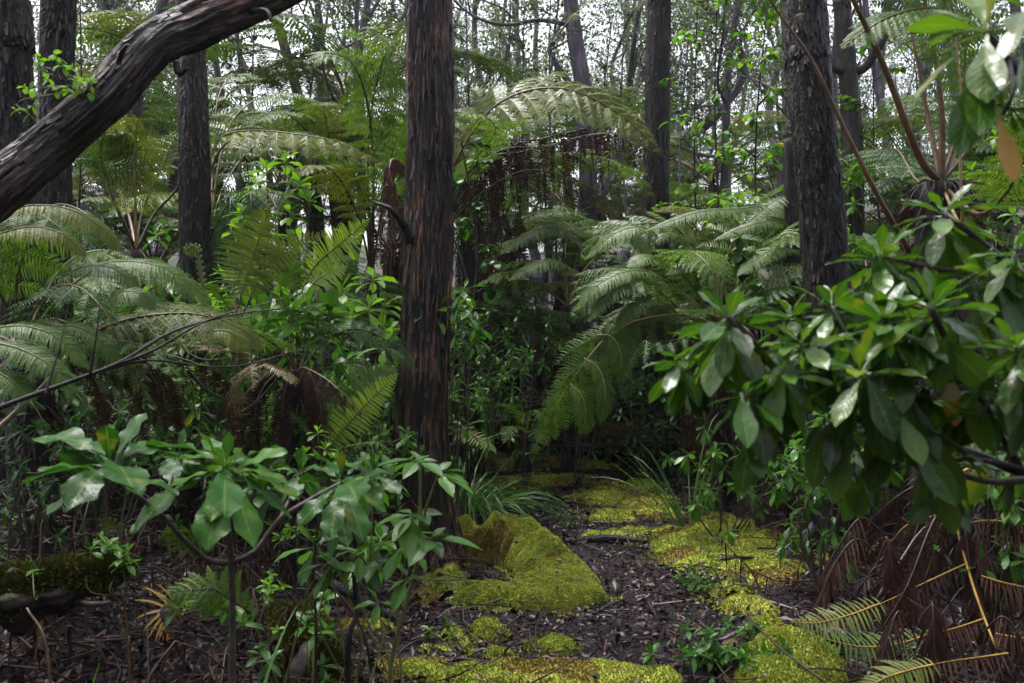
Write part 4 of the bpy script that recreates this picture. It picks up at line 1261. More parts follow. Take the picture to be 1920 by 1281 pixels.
# F6: large near ferns on the left
c = at(50, 640, 5.0)
t, o = tree_fern('tree_fern', 'near tree fern at the left edge with glossy fronds reaching to the fiddlehead', c, .10, seed=46)
frond(t, o, [c] + fl((30, 540, 4.8), (60, 430, 4.6), (100, 385, 4.5), (160, 400, 4.4), (232, 470, 4.35)), .30, 'frond', 'stalk_brown', npair=24, npin=16, start=.25, hang=.3, droop=.5, up=A(.1, -.4, 1), r0=.01, plr=.2)
frond(t, o, [c] + fl((-10, 530, 4.6), (-40, 440, 4.4), (0, 395, 4.2), (70, 400, 4.1), (140, 450, 4.0)), .3, 'frond', 'stalk_brown', npair=22, npin=16, start=.3, hang=.3, r0=.01, plr=.2)
frond(t, o, [c] + fl((110, 560, 5.0), (180, 505, 5.0), (260, 492, 5.0), (330, 515, 5.0), (395, 575, 5.0)), .26, 'frond', 'stalk_green', npair=26, npin=18, start=.22, droop=.5, up=A(0, -.5, 1), r0=.01)
frond(t, o, [c] + fl((80, 560, 5.1), (130, 490, 5.2), (200, 470, 5.3), (270, 500, 5.4), (310, 560, 5.4)), .28, 'frond', 'stalk_green', npair=24, npin=18, start=.25, droop=.5, r0=.01)
frond(t, o, [c] + fl((60, 590, 4.6), (100, 540, 4.3), (150, 540, 4.1), (200, 590, 4.0), (225, 650, 4.0)), .26, 'frond_deep', 'stalk_brown', npair=22, npin=16, start=.25, hang=.2, r0=.01)
frond(t, o, [c] + fl((10, 620, 4.4), (-20, 620, 4.0), (40, 650, 3.7), (110, 700, 3.6), (165, 765, 3.55)), .24, 'frond_deep', 'stalk_brown', npair=22, npin=18, start=.35, hang=.2, droop=.4, up=A(.1, -.6, .8), r0=.009)
frond(t, o, [c] + fl((70, 610, 4.8), (110, 600, 4.6), (180, 640, 4.5), (240, 690, 4.4), (290, 760, 4.4)), .28, 'frond', 'stalk_brown', npair=24, npin=18, start=.2, droop=.4, r0=.01)
frond(t, o, [c] + fl((0, 690, 4.2), (-20, 690, 3.9), (20, 720, 3.6), (70, 770, 3.5), (100, 840, 3.5)), .2, 'frond_deep', 'stalk_brown', npair=20, npin=16, start=.35, hang=.2, r0=.009)
c2 = at(-60, 850, 4.0)
frond(t, o, [c2] + fl((0, 800, 4.2), (80, 725, 4.4), (161, 637, 4.6), (241, 599, 4.7), (355, 588, 4.8), (430, 610, 4.85), (485, 650, 4.9)), .34, 'frond_olive', 'stalk_brown', npair=22, npin=18, start=.52, droop=.45, up=A(0, -.6, 1), r0=.014)
frond(t, o, [c] + fl((90, 640, 4.8), (170, 590, 4.7), (250, 560, 4.6), (310, 580, 4.5)), .26, 'frond_deep', 'stalk_brown', npair=20, npin=16, start=.25, r0=.01)
frond(t, o, [c] + fl((90, 660, 4.8), (180, 640, 4.6), (270, 650, 4.4), (340, 710, 4.3)), .26, 'frond', 'stalk_green', npair=22, npin=18, start=.2, r0=.01)
for x, y1, d in ((260, 840, 4.9), (330, 860, 5.0), (430, 850, 5.1), (100, 900, 5.0), (190, 880, 5.0), (300, 800, 4.8)):
    frond(t, o, [c] + fl((50 + (x - 50) * .5, 650, d), (x - 20, 700, d), (x, 760, d), (x + 10, y1, d)), .2, 'frond_dead', 'stalk_dark', name='dead_frond', npair=22, npin=10, start=.35, hang=.6, droop=.8, up=TOCAM, wr=.6, shape=4, miss=.05)

combs([[(120, 515, 4.6), (190, 494, 4.6), (265, 492, 4.6), (330, 515, 4.6), (390, 572, 4.6)], [(105, 525, 4.5), (160, 500, 4.5), (215, 505, 4.5), (262, 545, 4.5)], [(180, 590, 4.4), (215, 553, 4.4), (255, 548, 4.4), (290, 580, 4.4)]], .105, 'frond', r0=.004)
combs([[(-20, 640, 3.5), (40, 655, 3.48), (95, 685, 3.46), (140, 735, 3.45)], [(-20, 690, 3.45), (20, 712, 3.43), (60, 750, 3.42)], [(-15, 615, 3.7), (50, 612, 3.7), (110, 635, 3.7), (165, 690, 3.7)], [(100, 610, 4.2), (150, 615, 4.2), (195, 645, 4.2), (225, 690, 4.2)]], .085, 'frond', r0=.004)
combs([[(390, 590, 4.7), (430, 605, 4.7), (465, 625, 4.7), (490, 655, 4.7)], [(400, 620, 4.6), (430, 622, 4.6), (460, 650, 4.6)], [(-10, 400, 4.0), (60, 385, 4.0), (130, 392, 4.0), (190, 425, 4.0), (228, 470, 4.0)], [(-10, 440, 3.9), (60, 425, 3.9), (120, 440, 3.9), (160, 480, 3.9)]], .10, 'frond_olive', r0=.004, hang=.25)

# F11: fern between, behind the left thicket: fronds right down to the reddish trunk
c = at(560, 700, 5.8)
t, o = tree_fern('tree_fern', 'low tree fern left of the reddish trunk with one frond tip crossing the bark', c, .09, seed=51)
frond(t, o, [c] + fl((600, 650, 5.9), (650, 618, 6.0), (700, 625, 6.1), (745, 655, 6.15), (780, 693, 6.2)), .2, 'frond_deep', 'stalk_dark', npair=24, npin=14, start=.25, droop=.4, up=A(0, -.7, .8), r0=.008, plr=.2)
frond(t, o, [c] + fl((580, 630, 6), (560, 590, 6.1), (600, 570, 6.2), (660, 600, 6.3)), .22, 'frond_deep', 'stalk_dark', npair=20, npin=14, start=.3, r0=.008)
frond(t, o, [c] + fl((520, 650, 5.6), (470, 620, 5.4), (420, 610, 5.3), (370, 640, 5.2)), .26, 'frond', 'stalk_brown', npair=22, npin=16, start=.3, r0=.009)
frond(t, o, [c] + fl((500, 690, 5.4), (440, 660, 5.2), (390, 650, 5.1), (340, 640, 5.0), (300, 660, 5.0)), .24, 'frond_mixed', 'stalk_brown', npair=22, npin=14, start=.3, r0=.009, miss=.15)
frond(t, o, [c] + fl((520, 690, 5.3), (480, 680, 5.0), (450, 720, 4.9), (440, 790, 4.9)), .22, 'frond_mixed', 'stalk_brown', npair=20, npin=14, start=.3, miss=.2, hang=.3, r0=.008)
frond(t, o, [c] + fl((570, 690, 5.5), (610, 710, 5.3), (650, 745, 5.2), (690, 790, 5.2)), .18, 'frond_dead', 'stalk_brown', name='dead_frond', npair=22, npin=12, start=.2, hang=.6, r0=.008, label='reddish dead frond with pale midrib')
frond(t, o, [c] + fl((620, 690, 6.0), (670, 680, 6.1), (720, 720, 6.2), (745, 790, 6.2)), .22, 'frond_deep', 'stalk_dark', npair=22, npin=14, start=.2, hang=.2, r0=.008)
for x, y1 in ((480, 860), (530, 850), (600, 860), (450, 830)):
    frond(t, o, [c] + fl(((560 + x) / 2, 700, 5.6), (x, 760, 5.5), (x + 5, y1, 5.5)), .2, 'frond_dead', 'stalk_dark', name='dead_frond', npair=20, npin=10, start=.2, hang=.6, droop=.8, up=TOCAM, wr=.6, shape=4)

# F9: right, hairy trunk, long bare stalks
c = at(1765, 345, 5.8)
t, o = tree_fern('tree_fern', 'tree fern on the right with a black hairy trunk and long bare reddish stalks', c, .15, seed=49, fibres=2200)
frond(t, o, [c] + fl((1722, 290, 5.7), (1660, 130, 5.6), (1600, 0, 5.5), (1560, -90, 5.4), (1480, -140, 5.2), (1380, -120, 5.0)), .4, 'frond', 'stalk_brown', npair=18, npin=16, start=.6, r0=.024)
frond(t, o, fl((1705, 470, 5.5), (1650, 375, 5.3), (1580, 235, 5.25), (1520, 110, 5.2), (1450, 10, 5.2), (1400, -80, 5.2), (1320, -120, 5.2)), .4, 'frond', 'stalk_brown', npair=18, npin=16, start=.72, r0=.017, label='frond on a long bare tan stalk crossing the flaky trunk')
frond(t, o, [c] + fl((1765, 200, 5.8), (1745, 60, 5.8), (1720, -40, 5.8), (1660, -110, 5.8)), .4, 'frond', 'stalk_brown', npair=18, npin=14, start=.7, r0=.024)
frond(t, o, [c] + fl((1740, 220, 6.0), (1715, 90, 6.1), (1690, 0, 6.2), (1640, -60, 6.3)), .4, 'frond', 'stalk_brown', npair=18, npin=14, start=.7, r0=.02)
frond(t, o, [c] + fl((1800, 230, 5.9), (1810, 100, 5.9), (1800, 30, 5.8), (1740, 15, 5.7), (1660, 35, 5.6), (1585, 85, 5.5)), .36, 'frond', 'stalk_brown', npair=22, npin=20, start=.45, droop=.5, up=A(0, -.5, 1), r0=.016)
frond(t, o, [c] + fl((1800, 250, 6.1), (1800, 150, 6.3), (1770, 85, 6.4), (1710, 75, 6.5), (1650, 110, 6.5)), .36, 'frond', 'stalk_brown', npair=20, npin=18, start=.45, droop=.5, r0=.016)
frond(t, o, [c] + fl((1790, 280, 6.4), (1760, 200, 6.8), (1700, 180, 7.2), (1640, 220, 7.4)), .4, 'frond', 'stalk_brown', npair=20, npin=16, start=.4)
frond(t, o, [c] + fl((1720, 340, 6.4), (1680, 280, 7.0), (1640, 300, 7.4), (1600, 350, 7.6)), .4, 'frond_deep', 'stalk_brown', npair=20, npin=16, start=.4)
frond(t, o, [c] + fl((1830, 260, 5.8), (1880, 170, 5.8), (1940, 120, 5.8)), .4, 'frond', 'stalk_brown', npair=18, npin=16, start=.4)
frond(t, o, [c] + fl((1830, 400, 5.2), (1880, 370, 4.8), (1920, 300, 4.6), (1960, 200, 4.5)), .3, 'frond', 'stalk_brown', npair=16, npin=14, start=.6, r0=.016)
frond(t, o, [c] + fl((1802, 420, 5.2), (1800, 300, 5.1), (1803, 200, 5.1), (1790, 60, 5.1), (1760, -60, 5.1)), .3, 'frond', 'stalk_pale', npair=16, npin=14, start=.7, r0=.012)
for x, y1, d in ((1720, 560, 6), (1760, 600, 5.9), (1800, 560, 5.9), (1690, 480, 6.1), (1840, 520, 6)):
    frond(t, o, [c] + fl(((1765 + x) / 2, 340, d), (x, 400, d), (x, y1, d)), .2, 'frond_dead', 'stalk_dark', name='dead_frond', npair=18, npin=10, start=.2, hang=.6, droop=.8, up=TOCAM, wr=.6, shape=4)

# overhead frond tips at the top of the picture
c = at(1330, -420, 7.2)
t, o = tree_fern('tree_fern', 'tall tree fern whose pale frond tips hang into the top of the picture', at(1490, -330, 8.6), .045, seed=52, foot=onground(at(1545, 600, 9.0)), fibres=200)
c = at(1490, -330, 8.6)
frond(t, o, [c] + fl((1400, -400, 7.8), (1240, -150, 7.1), (1160, -40, 6.9), (1090, 15, 6.8), (1035, 75, 6.8)), .36, 'frond_olive', 'stalk_pale', npair=24, npin=20, start=.2, droop=.5, up=A(.1, -.5, 1))
frond(t, o, [c] + fl((1330, -280, 7.6), (1270, -130, 7.5), (1220, -30, 7.5), (1180, 45, 7.5)), .36, 'frond_olive', 'stalk_pale', npair=22, npin=18, start=.2, droop=.5)
frond(t, o, [c] + fl((1440, -300, 7.0), (1500, -150, 6.6), (1510, -50, 6.4), (1500, 25, 6.3)), .34, 'frond', 'stalk_brown', npair=22, npin=18, start=.2, droop=.5)
frond(t, o, [c] + fl((1440, -300, 7.8), (1480, -150, 7.9), (1450, -50, 8), (1420, 10, 8)), .34, 'frond', 'stalk_brown', npair=22, npin=18, start=.2, droop=.5)

# F10: dead and dying ferns in the lower right corner
c = at(1850, 860, 4.9)
t, o = tree_fern('dying_fern', 'collapsed fern in the lower right corner with yellow ribs and brown comb leaflets', c, .035, seed=50, cat='dead fern', fibres=300)
def pinna(pts, Lp, mat, n, t0, **kw):
    return frond(t, o, fl(*pts), Lp, mat, 'stalk_yellow', name='frond', npair=n, start=t0, level=1, ang=(88, 70), r0=.0045, **kw)
mb = MB()
tube(mb, crv(fl((1850, 860, 4.9), (1785, 905, 4.75), (1795, 990, 4.65), (1812, 1057, 4.55), (1835, 1130, 4.4), (1866, 1212, 4.25)), 30), np.linspace(.0085, .005, 30), 8)
mb.build('midrib', [M['stalk_yellow']], t, o)
pinna([(1812, 1057, 4.55), (1740, 1090, 4.5), (1660, 1128, 4.45), (1600, 1150, 4.42)], .17, 'frond_dead', 26, .02, hang=.55, wr=.42, droop=.5, shape=9, label='brown comb leaflets on a yellow rib')
pinna([(1650, 1132, 4.44), (1590, 1154, 4.4), (1530, 1168, 4.38), (1485, 1166, 4.36)], .13, 'frond_olive', 22, .0, hang=.12, wr=.62, droop=.3, up=A(0, -.7, 1), label='still green frond tip')
pinna([(1845, 1160, 4.36), (1790, 1178, 4.3), (1730, 1192, 4.26)], .16, 'frond_dead', 18, .02, hang=.55, wr=.42, shape=9)
pinna([(1735, 1192, 4.27), (1680, 1208, 4.24), (1610, 1212, 4.2), (1530, 1192, 4.2), (1495, 1170, 4.2)], .13, 'frond', 26, .0, hang=.15, wr=.62, droop=.3, up=A(0, -.7, 1), label='still green frond tip')
pinna([(1800, 985, 4.66), (1850, 976, 4.6), (1930, 984, 4.5), (1990, 1000, 4.45)], .16, 'frond_dead', 30, .02, hang=.6, wr=.42, droop=.7, shape=9)
pinna([(1790, 960, 4.68), (1760, 965, 4.7), (1700, 985, 4.75), (1660, 1030, 4.8)], .16, 'frond_dead', 22, .02, hang=.5, wr=.42, droop=.7, shape=9)
pinna([(1840, 1080, 4.5), (1880, 1092, 4.45), (1940, 1106, 4.4), (2000, 1130, 4.3)], .17, 'frond_dead', 26, .02, hang=.5, wr=.42, shape=9)
pinna([(1865, 1188, 4.3), (1900, 1194, 4.25), (1960, 1200, 4.2)], .16, 'frond_dead', 20, .02, hang=.5, wr=.42, shape=9)
pinna([(1890, 1225, 4.1), (1840, 1232, 4.05), (1780, 1240, 4.02), (1740, 1248, 4.0)], .16, 'frond_dead', 16, .02, hang=.5, wr=.42, shape=9)
pinna([(1750, 1246, 4.0), (1700, 1258, 3.98), (1650, 1276, 3.95), (1600, 1310, 3.95)], .13, 'frond_olive', 24, .0, hang=.25, wr=.62, up=A(0, -.7, 1), label='still green frond tip')
for pts in ([(1850, 860, 4.9), (1760, 900, 4.8), (1720, 990, 4.7), (1680, 1090, 4.65), (1640, 1140, 4.6)], [(1850, 860, 4.9), (1780, 950, 4.7), (1740, 1070, 4.6), (1700, 1180, 4.5)], [(1850, 860, 4.9), (1870, 960, 4.8), (1850, 1090, 4.6), (1800, 1190, 4.5)],
            [(1850, 860, 4.9), (1900, 950, 4.8), (1900, 1080, 4.6), (1890, 1180, 4.5)], [(1850, 860, 4.9), (1700, 920, 5.0), (1610, 1000, 5.1), (1560, 1060, 5.2)], [(1850, 860, 4.9), (1760, 960, 4.6), (1700, 1100, 4.4), (1640, 1200, 4.35)]):
    frond(t, o, fl(*pts), .2, 'frond_dead', 'stalk_dark', name='dead_frond', npair=24, npin=10, start=.25, hang=.55, droop=.8, up=TOCAM, wr=.55, shape=4, r0=.008)
rngd = np.random.default_rng(909)
for k in range(10):
    x0, y0 = rngd.uniform(1640, 1960), rngd.uniform(960, 1200)
    d0 = 4.9 - (y0 - 940) / 330 * .9
    dx = rngd.uniform(-130, 130)
    pts = [(x0, y0, d0), (x0 + dx * .4, y0 - 30, d0 - .05), (x0 + dx * .8, y0 + 20, d0 - .1), (x0 + dx * 1.2, y0 + rngd.uniform(70, 130), d0 - .15)]
    frond(t, o, fl(*pts), .17, 'frond_dead', 'stalk_dark', name='dead_frond', npair=26, level=1, start=.05, hang=.45, droop=.8, wr=.42, ang=(80, 50), shape=5, r0=.005, miss=.1)
for pts, r in (([(1645, 1135, 4.5), (1690, 1175, 4.4), (1725, 1205, 4.3)], .01), ([(1640, 1130, 4.5), (1690, 1050, 4.6), (1740, 985, 4.7), (1850, 925, 4.8)], .009), ([(1640, 1280, 4.2), (1760, 1180, 4.3), (1700, 1120, 4.4)], .006)):
    mb = MB()
    tube(mb, crv(fl(*pts), 16), np.linspace(r, r * .6, 16), 7, rough=.15)
    mb.build('stalk', [M['stalk_dark']], t, o)

# ------------------------------------------------------------------ small ground ferns
def ground_fern(label, fr, name='ground_fern', cat='fern', group=None, foot=None):
    foot = onground(at(*fr[0][0][0])) if foot is None else foot
    t = thing(name, label, cat, foot, group)
    for pts, Lp, mat, sm, kw in fr:
        frond(t, foot, fl(*pts), Lp, mat, sm, **kw)
    return t


S1 = dict(level=1, start=.2, ang=(80, 60), droop=.25, r0=.006, wr=.75)
ground_fern('sword fern with yellowed upright frond between the fiddlehead and the reddish trunk', [([(440, 600, 6.0), (462, 520, 6.0), (485, 450, 6.0), (505, 390, 5.9)], .24, 'frond_olive', 'stalk_brown', dict(S1, npair=34, wr=.36, up=TOCAM, start=.3)),
            ([(450, 600, 6.0), (500, 500, 6.0), (560, 455, 6.0), (610, 440, 6.0)], .14, 'frond_olive', 'stalk_brown', dict(S1, npair=28, up=TOCAM)), ([(445, 600, 6.0), (440, 520, 6.1), (470, 440, 6.2), (530, 400, 6.3)], .18, 'frond', 'stalk_brown', dict(S1, npair=30, up=TOCAM)), ([(445, 600, 6), (400, 540, 5.9), (360, 530, 5.8)], .16, 'frond', 'stalk_brown', dict(S1, npair=26))])
ground_fern('sword fern with a bright lime frond tip pointing up left of the reddish trunk', [([(560, 560, 6.3), (590, 500, 6.3), (640, 455, 6.2), (692, 412, 6.1)], .15, 'frond_lime', 'stalk_green', dict(S1, npair=30, up=A(.3, -1, .3), start=.25)),
            ([(560, 560, 6.3), (600, 520, 6.4), (650, 500, 6.5)], .13, 'frond_lime', 'stalk_green', dict(S1, npair=24, up=TOCAM)), ([(560, 560, 6.3), (540, 500, 6.3), (500, 470, 6.3)], .14, 'frond', 'stalk_green', dict(S1, npair=26, up=TOCAM))])
ground_fern('bright green sword fern leaning against the foot of the reddish trunk', [([(600, 860, 5.6), (640, 810, 5.6), (690, 755, 5.6), (745, 702, 5.6)], .14, 'frond_lime', 'stalk_green', dict(S1, npair=30, up=A(.3, -1, .3), start=.12)),
            ([(600, 860, 5.6), (640, 780, 5.7), (690, 720, 5.8), (740, 690, 5.9)], .22, 'frond', 'stalk_dark', dict(S1, npair=30, up=TOCAM, wr=.5)), ([(600, 860, 5.6), (640, 840, 5.5), (700, 830, 5.4), (740, 850, 5.4)], .15, 'frond_deep', 'stalk_green', dict(S1, npair=26)), ([(600, 860, 5.6), (570, 800, 5.6), (530, 770, 5.6), (490, 780, 5.5)], .16, 'frond_deep', 'stalk_green', dict(S1, npair=26))])
ground_fern('single pale green fern frond lying low under the broad lobed leaves', [([(470, 1150, 4.0), (440, 1130, 3.95), (400, 1105, 3.9), (350, 1108, 3.85), (318, 1112, 3.8)], .13, 'frond', 'stalk_dark', dict(npair=22, npin=9, start=.02, r0=.005, up=A(-.1, -.9, .7), plr=.16, wr=.95, lift=0, shape=3))], foot=onground(at(470, 1150, 4.0)))
ground_fern('withered yellow and brown frond on the dark leaves below the lobed shrub', [([(340, 1120, 4.1), (318, 1130, 4.0), (300, 1150, 3.95), (318, 1195, 3.9)], .14, 'leaf_yellow', 'stalk_dark', dict(level=1, npair=14, start=.1, r0=.004, ang=(95, 40), up=TOCAM, sides=(1,), wr=.6)),
            ([(340, 1120, 4.1), (318, 1130, 4.0), (305, 1150, 3.95), (320, 1195, 3.9)], .13, 'frond_dead', 'stalk_dark', dict(level=1, npair=14, start=.1, r0=.004, ang=(95, 40), up=TOCAM, sides=(-1,), wr=.6))], cat='dead fern', foot=onground(at(320, 1195, 3.9)))
ground_fern('small fern with drooping fronds by the fallen mossed log at the path end', [([(985, 810, 8.6), (960, 765, 8.5), (930, 755, 8.4)], .13, 'frond', 'stalk_green', dict(S1, npair=18)), ([(985, 810, 8.6), (1000, 770, 8.6), (1020, 790, 8.5)], .13, 'frond', 'stalk_green', dict(S1, npair=18)),
            ([(985, 810, 8.6), (960, 800, 8.4), (945, 830, 8.3)], .14, 'frond', 'stalk_green', dict(S1, npair=18)), ([(985, 810, 8.6), (1010, 810, 8.3), (1000, 850, 8.2)], .14, 'frond_deep', 'stalk_green', dict(S1, npair=18))])
ground_fern('yellow green fern frond flat on the path beside the foot of the reddish trunk', [([(840, 815, 8.2), (870, 815, 8.1), (900, 825, 8.0), (925, 845, 7.9)], .13, 'frond_olive', 'stalk_green', dict(S1, npair=18, up=A(0, -.6, 1))), ([(840, 815, 8.2), (860, 805, 8.2), (890, 800, 8.2)], .12, 'frond_olive', 'stalk_green', dict(S1, npair=16))])
ground_fern('tiny fern sprouting on dark twigs left of the lobed shrub stem', [([(232, 1020, 4.2), (215, 985, 4.2), (185, 975, 4.15)], .05, 'frond', 'stalk_dark', dict(npair=16, npin=6, start=.2, r0=.003, up=TOCAM)), ([(340, 1050, 4.2), (330, 1000, 4.2), (310, 990, 4.1)], .09, 'frond', 'stalk_green', dict(S1, npair=20, up=TOCAM)), ([(340, 1050, 4.2), (370, 1010, 4.2), (400, 1030, 4.2)], .09, 'frond_deep', 'stalk_green', dict(S1, npair=20, up=TOCAM))])
ground_fern('yellowish spiky fern behind the grey twigs near the right edge', [([(1770, 900, 5.6), (1790, 860, 5.6), (1815, 830, 5.5), (1850, 845, 5.4)], .16, 'frond_olive', 'stalk_green', dict(S1, npair=26, up=TOCAM, wr=.5)), ([(1770, 900, 5.6), (1800, 870, 5.5), (1850, 870, 5.4)], .15, 'frond_olive', 'stalk_green', dict(S1, npair=24, up=TOCAM, wr=.5)), ([(1770, 900, 5.6), (1740, 860, 5.6), (1700, 860, 5.5)], .14, 'frond', 'stalk_green', dict(S1, npair=24, up=TOCAM, wr=.5))])
# fiddlehead
t = thing('fiddlehead', 'pale curled fiddlehead standing up out of the left ferns', 'fern shoot', at(395, 640, 5.6))
sp = []
for k in range(34):
    a = k / 33 * 3.6 * math.pi
    rr = .036 * (1 - k / 38)
    sp.append(at(360, 474, 5.6) + A(.0, 0, .004) + A(-math.cos(a) * rr * -1 - .0, .01 * k / 33, math.sin(a) * rr))
pts = crv(fl((395, 640, 5.6), (392, 590, 5.6), (382, 545, 5.6), (376, 505, 5.6), (371, 478, 5.6)), 30)
P = np.vstack([pts, np.array(sp)])
mb = MB()
tube(mb, P, np.concatenate([np.linspace(.010, .009, 30), np.linspace(.010, .005, 34)]), 8)
mb.build('stalk', [M['stalk_green']], t, at(395, 640, 5.6))
nb = MB()
for k in range(8, 64, 2):
    for s in (-1, 1):
        q = P[k] + A(s * .014, -.004, .004)
        tube(nb, np.stack([P[k], q, q + A(s * .006, 0, .008), q + A(s * -.001, -.002, .014)]), [.004, .006, .006, .003], 6)
nb.build('curled_leaflet', [M['frond_lime']], t, at(395, 640, 5.6))['kind'] = 'stuff'

# ------------------------------------------------------------------ broad-leaved foreground shrubs
# left: lobed leaves in three rosettes on a forked stem
g = onground(at(433, 1281, 2.75))
t = thing('lobed_shrub', 'foreground shrub with three rosettes of big glossy lobed leaves on a forked stem', 'shrub', g)
rng = np.random.default_rng(61)
for pts, r in (([g - UP * .05, at(436, 1230, 2.75), at(434, 1056, 2.72), at(424, 960, 2.7), at(424, 880, 2.7)], .0125), ([at(433, 1056, 2.72), at(390, 1050, 2.7), at(352, 1019, 2.66), at(302, 965, 2.62), at(255, 925, 2.6), at(207, 872, 2.58)], .0085), ([at(434, 1056, 2.72), at(480, 1032, 2.74), at(523, 975, 2.78), at(585, 935, 2.82), at(640, 905, 2.85)], .008)):
    mb = MB()
    tube(mb, crv(pts, 30), np.linspace(r, r * .6, 30), 8, rough=.15, rf=(3, 3, 20))
    mb.build('branch' if r < .01 else 'stem', [M['bark_stem']], t, g)


def rosette_px(P, items, Wr, kind, rng, mat, parent, org, name='leaf_rosette', K=18, wave=.075, nx=7, fold=.12, stem=.14, bend=.5, inner=0):
    """rosette whose leaves point at given picture places (px, py, depth change)"""
    mb = MB()
    for px, py, dd, *o in items:
        q = at(px, py, P[1] + dd)
        v = q - P
        l = np.linalg.norm(v) * 1.02
        b = o[0] if o else bend
        D = nrm(v) + UP * b * .42
        P_ = P
        leaves(mb, P_, D, l, l * Wr * rng.uniform(.85, 1.15), b, kind, K, nx, fold, wave, UP, 0, rng, stem)
    if inner:
        L0 = np.mean([np.linalg.norm(at(px, py, P[1] + dd) - P) for px, py, dd, *o in items])
        rosette(mb, P, UP + A(0, -.15, 0), inner, L0 * .8, L0 * .8 * Wr, el=(78, 22), bend=.55, kind=kind, K=K, nx=nx, wave=wave, rng=rng, fold=fold, stem=stem)
    return mb.build(name, [M[mat]], parent, org)


P = at(207, 872, 2.58)
rosette_px(P, [(40, 900, -.05), (85, 968, -.15), (70, 795, .12, .8), (205, 795, .05, .3), (130, 945, -.25, .7), (265, 930, -.1), (290, 870, .1), (300, 830, .2), (150, 820, .25), (120, 870, .2), (250, 905, -.3)], .30, 'lobed', rng, 'leaf_lobed', t, g, inner=5)
P = at(424, 878, 2.7)
rosette_px(P, [(275, 815, .1, .8), (245, 1000, -.15, .9), (390, 1030, -.18, .6), (475, 1025, -.15, .6), (545, 970, .0), (525, 832, .15), (540, 900, .05), (455, 838, .0, .2), (400, 835, -.1, .3), (350, 850, .25), (480, 860, .3), (560, 930, -.1), (420, 960, -.3, .5), (310, 915, -.1), (410, 870, .35)], .30, 'lobed', rng, 'leaf_lobed', t, g, inner=5)
P = at(640, 905, 2.85)
rosette_px(P, [(560, 985, -.1), (620, 1010, -.15, .7), (680, 1015, -.15, .7), (725, 960, .0), (730, 880, .1), (690, 850, .1, .3), (640, 845, .0, .2), (590, 870, .1), (560, 900, .1), (600, 850, .25), (670, 930, -.3)], .30, 'lobed', rng, 'leaf_lobed', t, g)

for pp, it in ((at(335, 850, 3.0), [(280, 830, 0), (300, 890, -.1), (345, 810, .05, .2), (390, 850, 0), (370, 895, -.1), (320, 905, -.15), (290, 860, .1)]), (at(560, 885, 3.05), [(510, 870, 0), (530, 925, -.1), (560, 840, 0, .2), (605, 870, 0), (590, 930, -.1), (550, 935, -.15)]),
               (at(700, 890, 3.1), [(655, 865, 0), (680, 845, .05), (720, 840, 0, .2), (752, 870, 0), (750, 925, -.1), (705, 950, -.12), (668, 930, -.1), (640, 900, 0)]), (at(640, 965, 2.95), [(590, 960, 0), (610, 1010, -.1), (650, 1025, -.1), (690, 990, 0), (680, 945, .05), (625, 930, .1)])):
    rosette_px(pp, it, .30, 'lobed', rng, 'leaf_lobed', t, g, inner=5)
for q in ([(523, 975, 2.78), (545, 930, 2.95), (560, 888, 3.05)], [(585, 935, 2.82), (650, 915, 3.0), (700, 892, 3.1)], [(585, 935, 2.82), (620, 960, 2.9), (640, 967, 2.95)], [(302, 965, 2.62), (320, 900, 2.85), (335, 855, 3.0)]):
    mb = MB()
    tube(mb, crv([at(*w) for w in q], 12), np.linspace(.005, .0035, 12), 6)
    mb.build('branch', [M['bark_stem']], t, g)

# sprout with glossy oval leaves in whorls, right of it
g = onground(at(722, 1281, 3.25))
t = thing('glossy_sprout', 'thin green stemmed sprout with whorls of oval wet leaves before the reddish trunk', 'young plant', g)
rng = np.random.default_rng(62)
stm = MB()
tube(stm, crv([g - UP * .05, at(730, 1270, 3.25), at(757, 1146, 3.25), at(784, 1039, 3.25), at(788, 900, 3.25), at(786, 868, 3.25)], 30), np.linspace(.009, .005, 30), 8)
tube(stm, crv([at(786, 1010, 3.25), at(800, 950, 3.2), at(822, 888, 3.18)], 10), np.linspace(.005, .003, 10), 6)
tube(stm, crv([at(780, 1050, 3.25), at(800, 1015, 3.2), at(830, 1000, 3.15)], 10), np.linspace(.004, .003, 10), 6)
tube(stm, crv([at(757, 1146, 3.25), at(745, 1110, 3.2), at(775, 1085, 3.15)], 8), np.linspace(.004, .003, 8), 6)
stm.build('stem', [M['stalk_green']], t, g)
for P, it in ((at(786, 866, 3.25), [(745, 858, 0), (770, 842, .05), (820, 862, 0), (830, 890, -.1), (755, 895, -.1), (740, 880, .1), (800, 850, .1), (700, 870, .0)]),
              (at(822, 888, 3.18), [(880, 905, 0), (870, 880, .05), (845, 862, .05), (890, 925, -.05), (800, 880, .1), (850, 930, -.1)]),
              (at(776, 965, 3.25), [(700, 985, 0), (745, 955, .05), (805, 980, -.1), (830, 960, 0), (735, 1015, -.1), (760, 1045, -.12)]),
              (at(808, 1012, 3.2), [(765, 1060, -.1), (830, 1045, -.08), (795, 1030, -.15), (850, 1000, .0), (905, 1025, 0), (835, 985, .05)]),
              (at(765, 1085, 3.15), [(725, 1110, 0), (750, 1060, .05), (812, 1090, 0), (735, 1150, -.05), (790, 1080, .05)]),
              (at(710, 1130, 3.25), [(690, 1100, 0), (660, 1140, 0), (720, 1160, 0), (740, 1135, -.05), (700, 1175, -.05)]),
              (at(735, 900, 3.4), [(690, 870, 0), (720, 850, .05), (760, 880, 0), (770, 930, 0), (700, 930, -.05), (680, 900, 0)])):
    rosette_px(P, it, .42, 'ovate', rng, 'leaf_gloss', t, g, K=6, wave=.02, fold=.2, stem=.16)

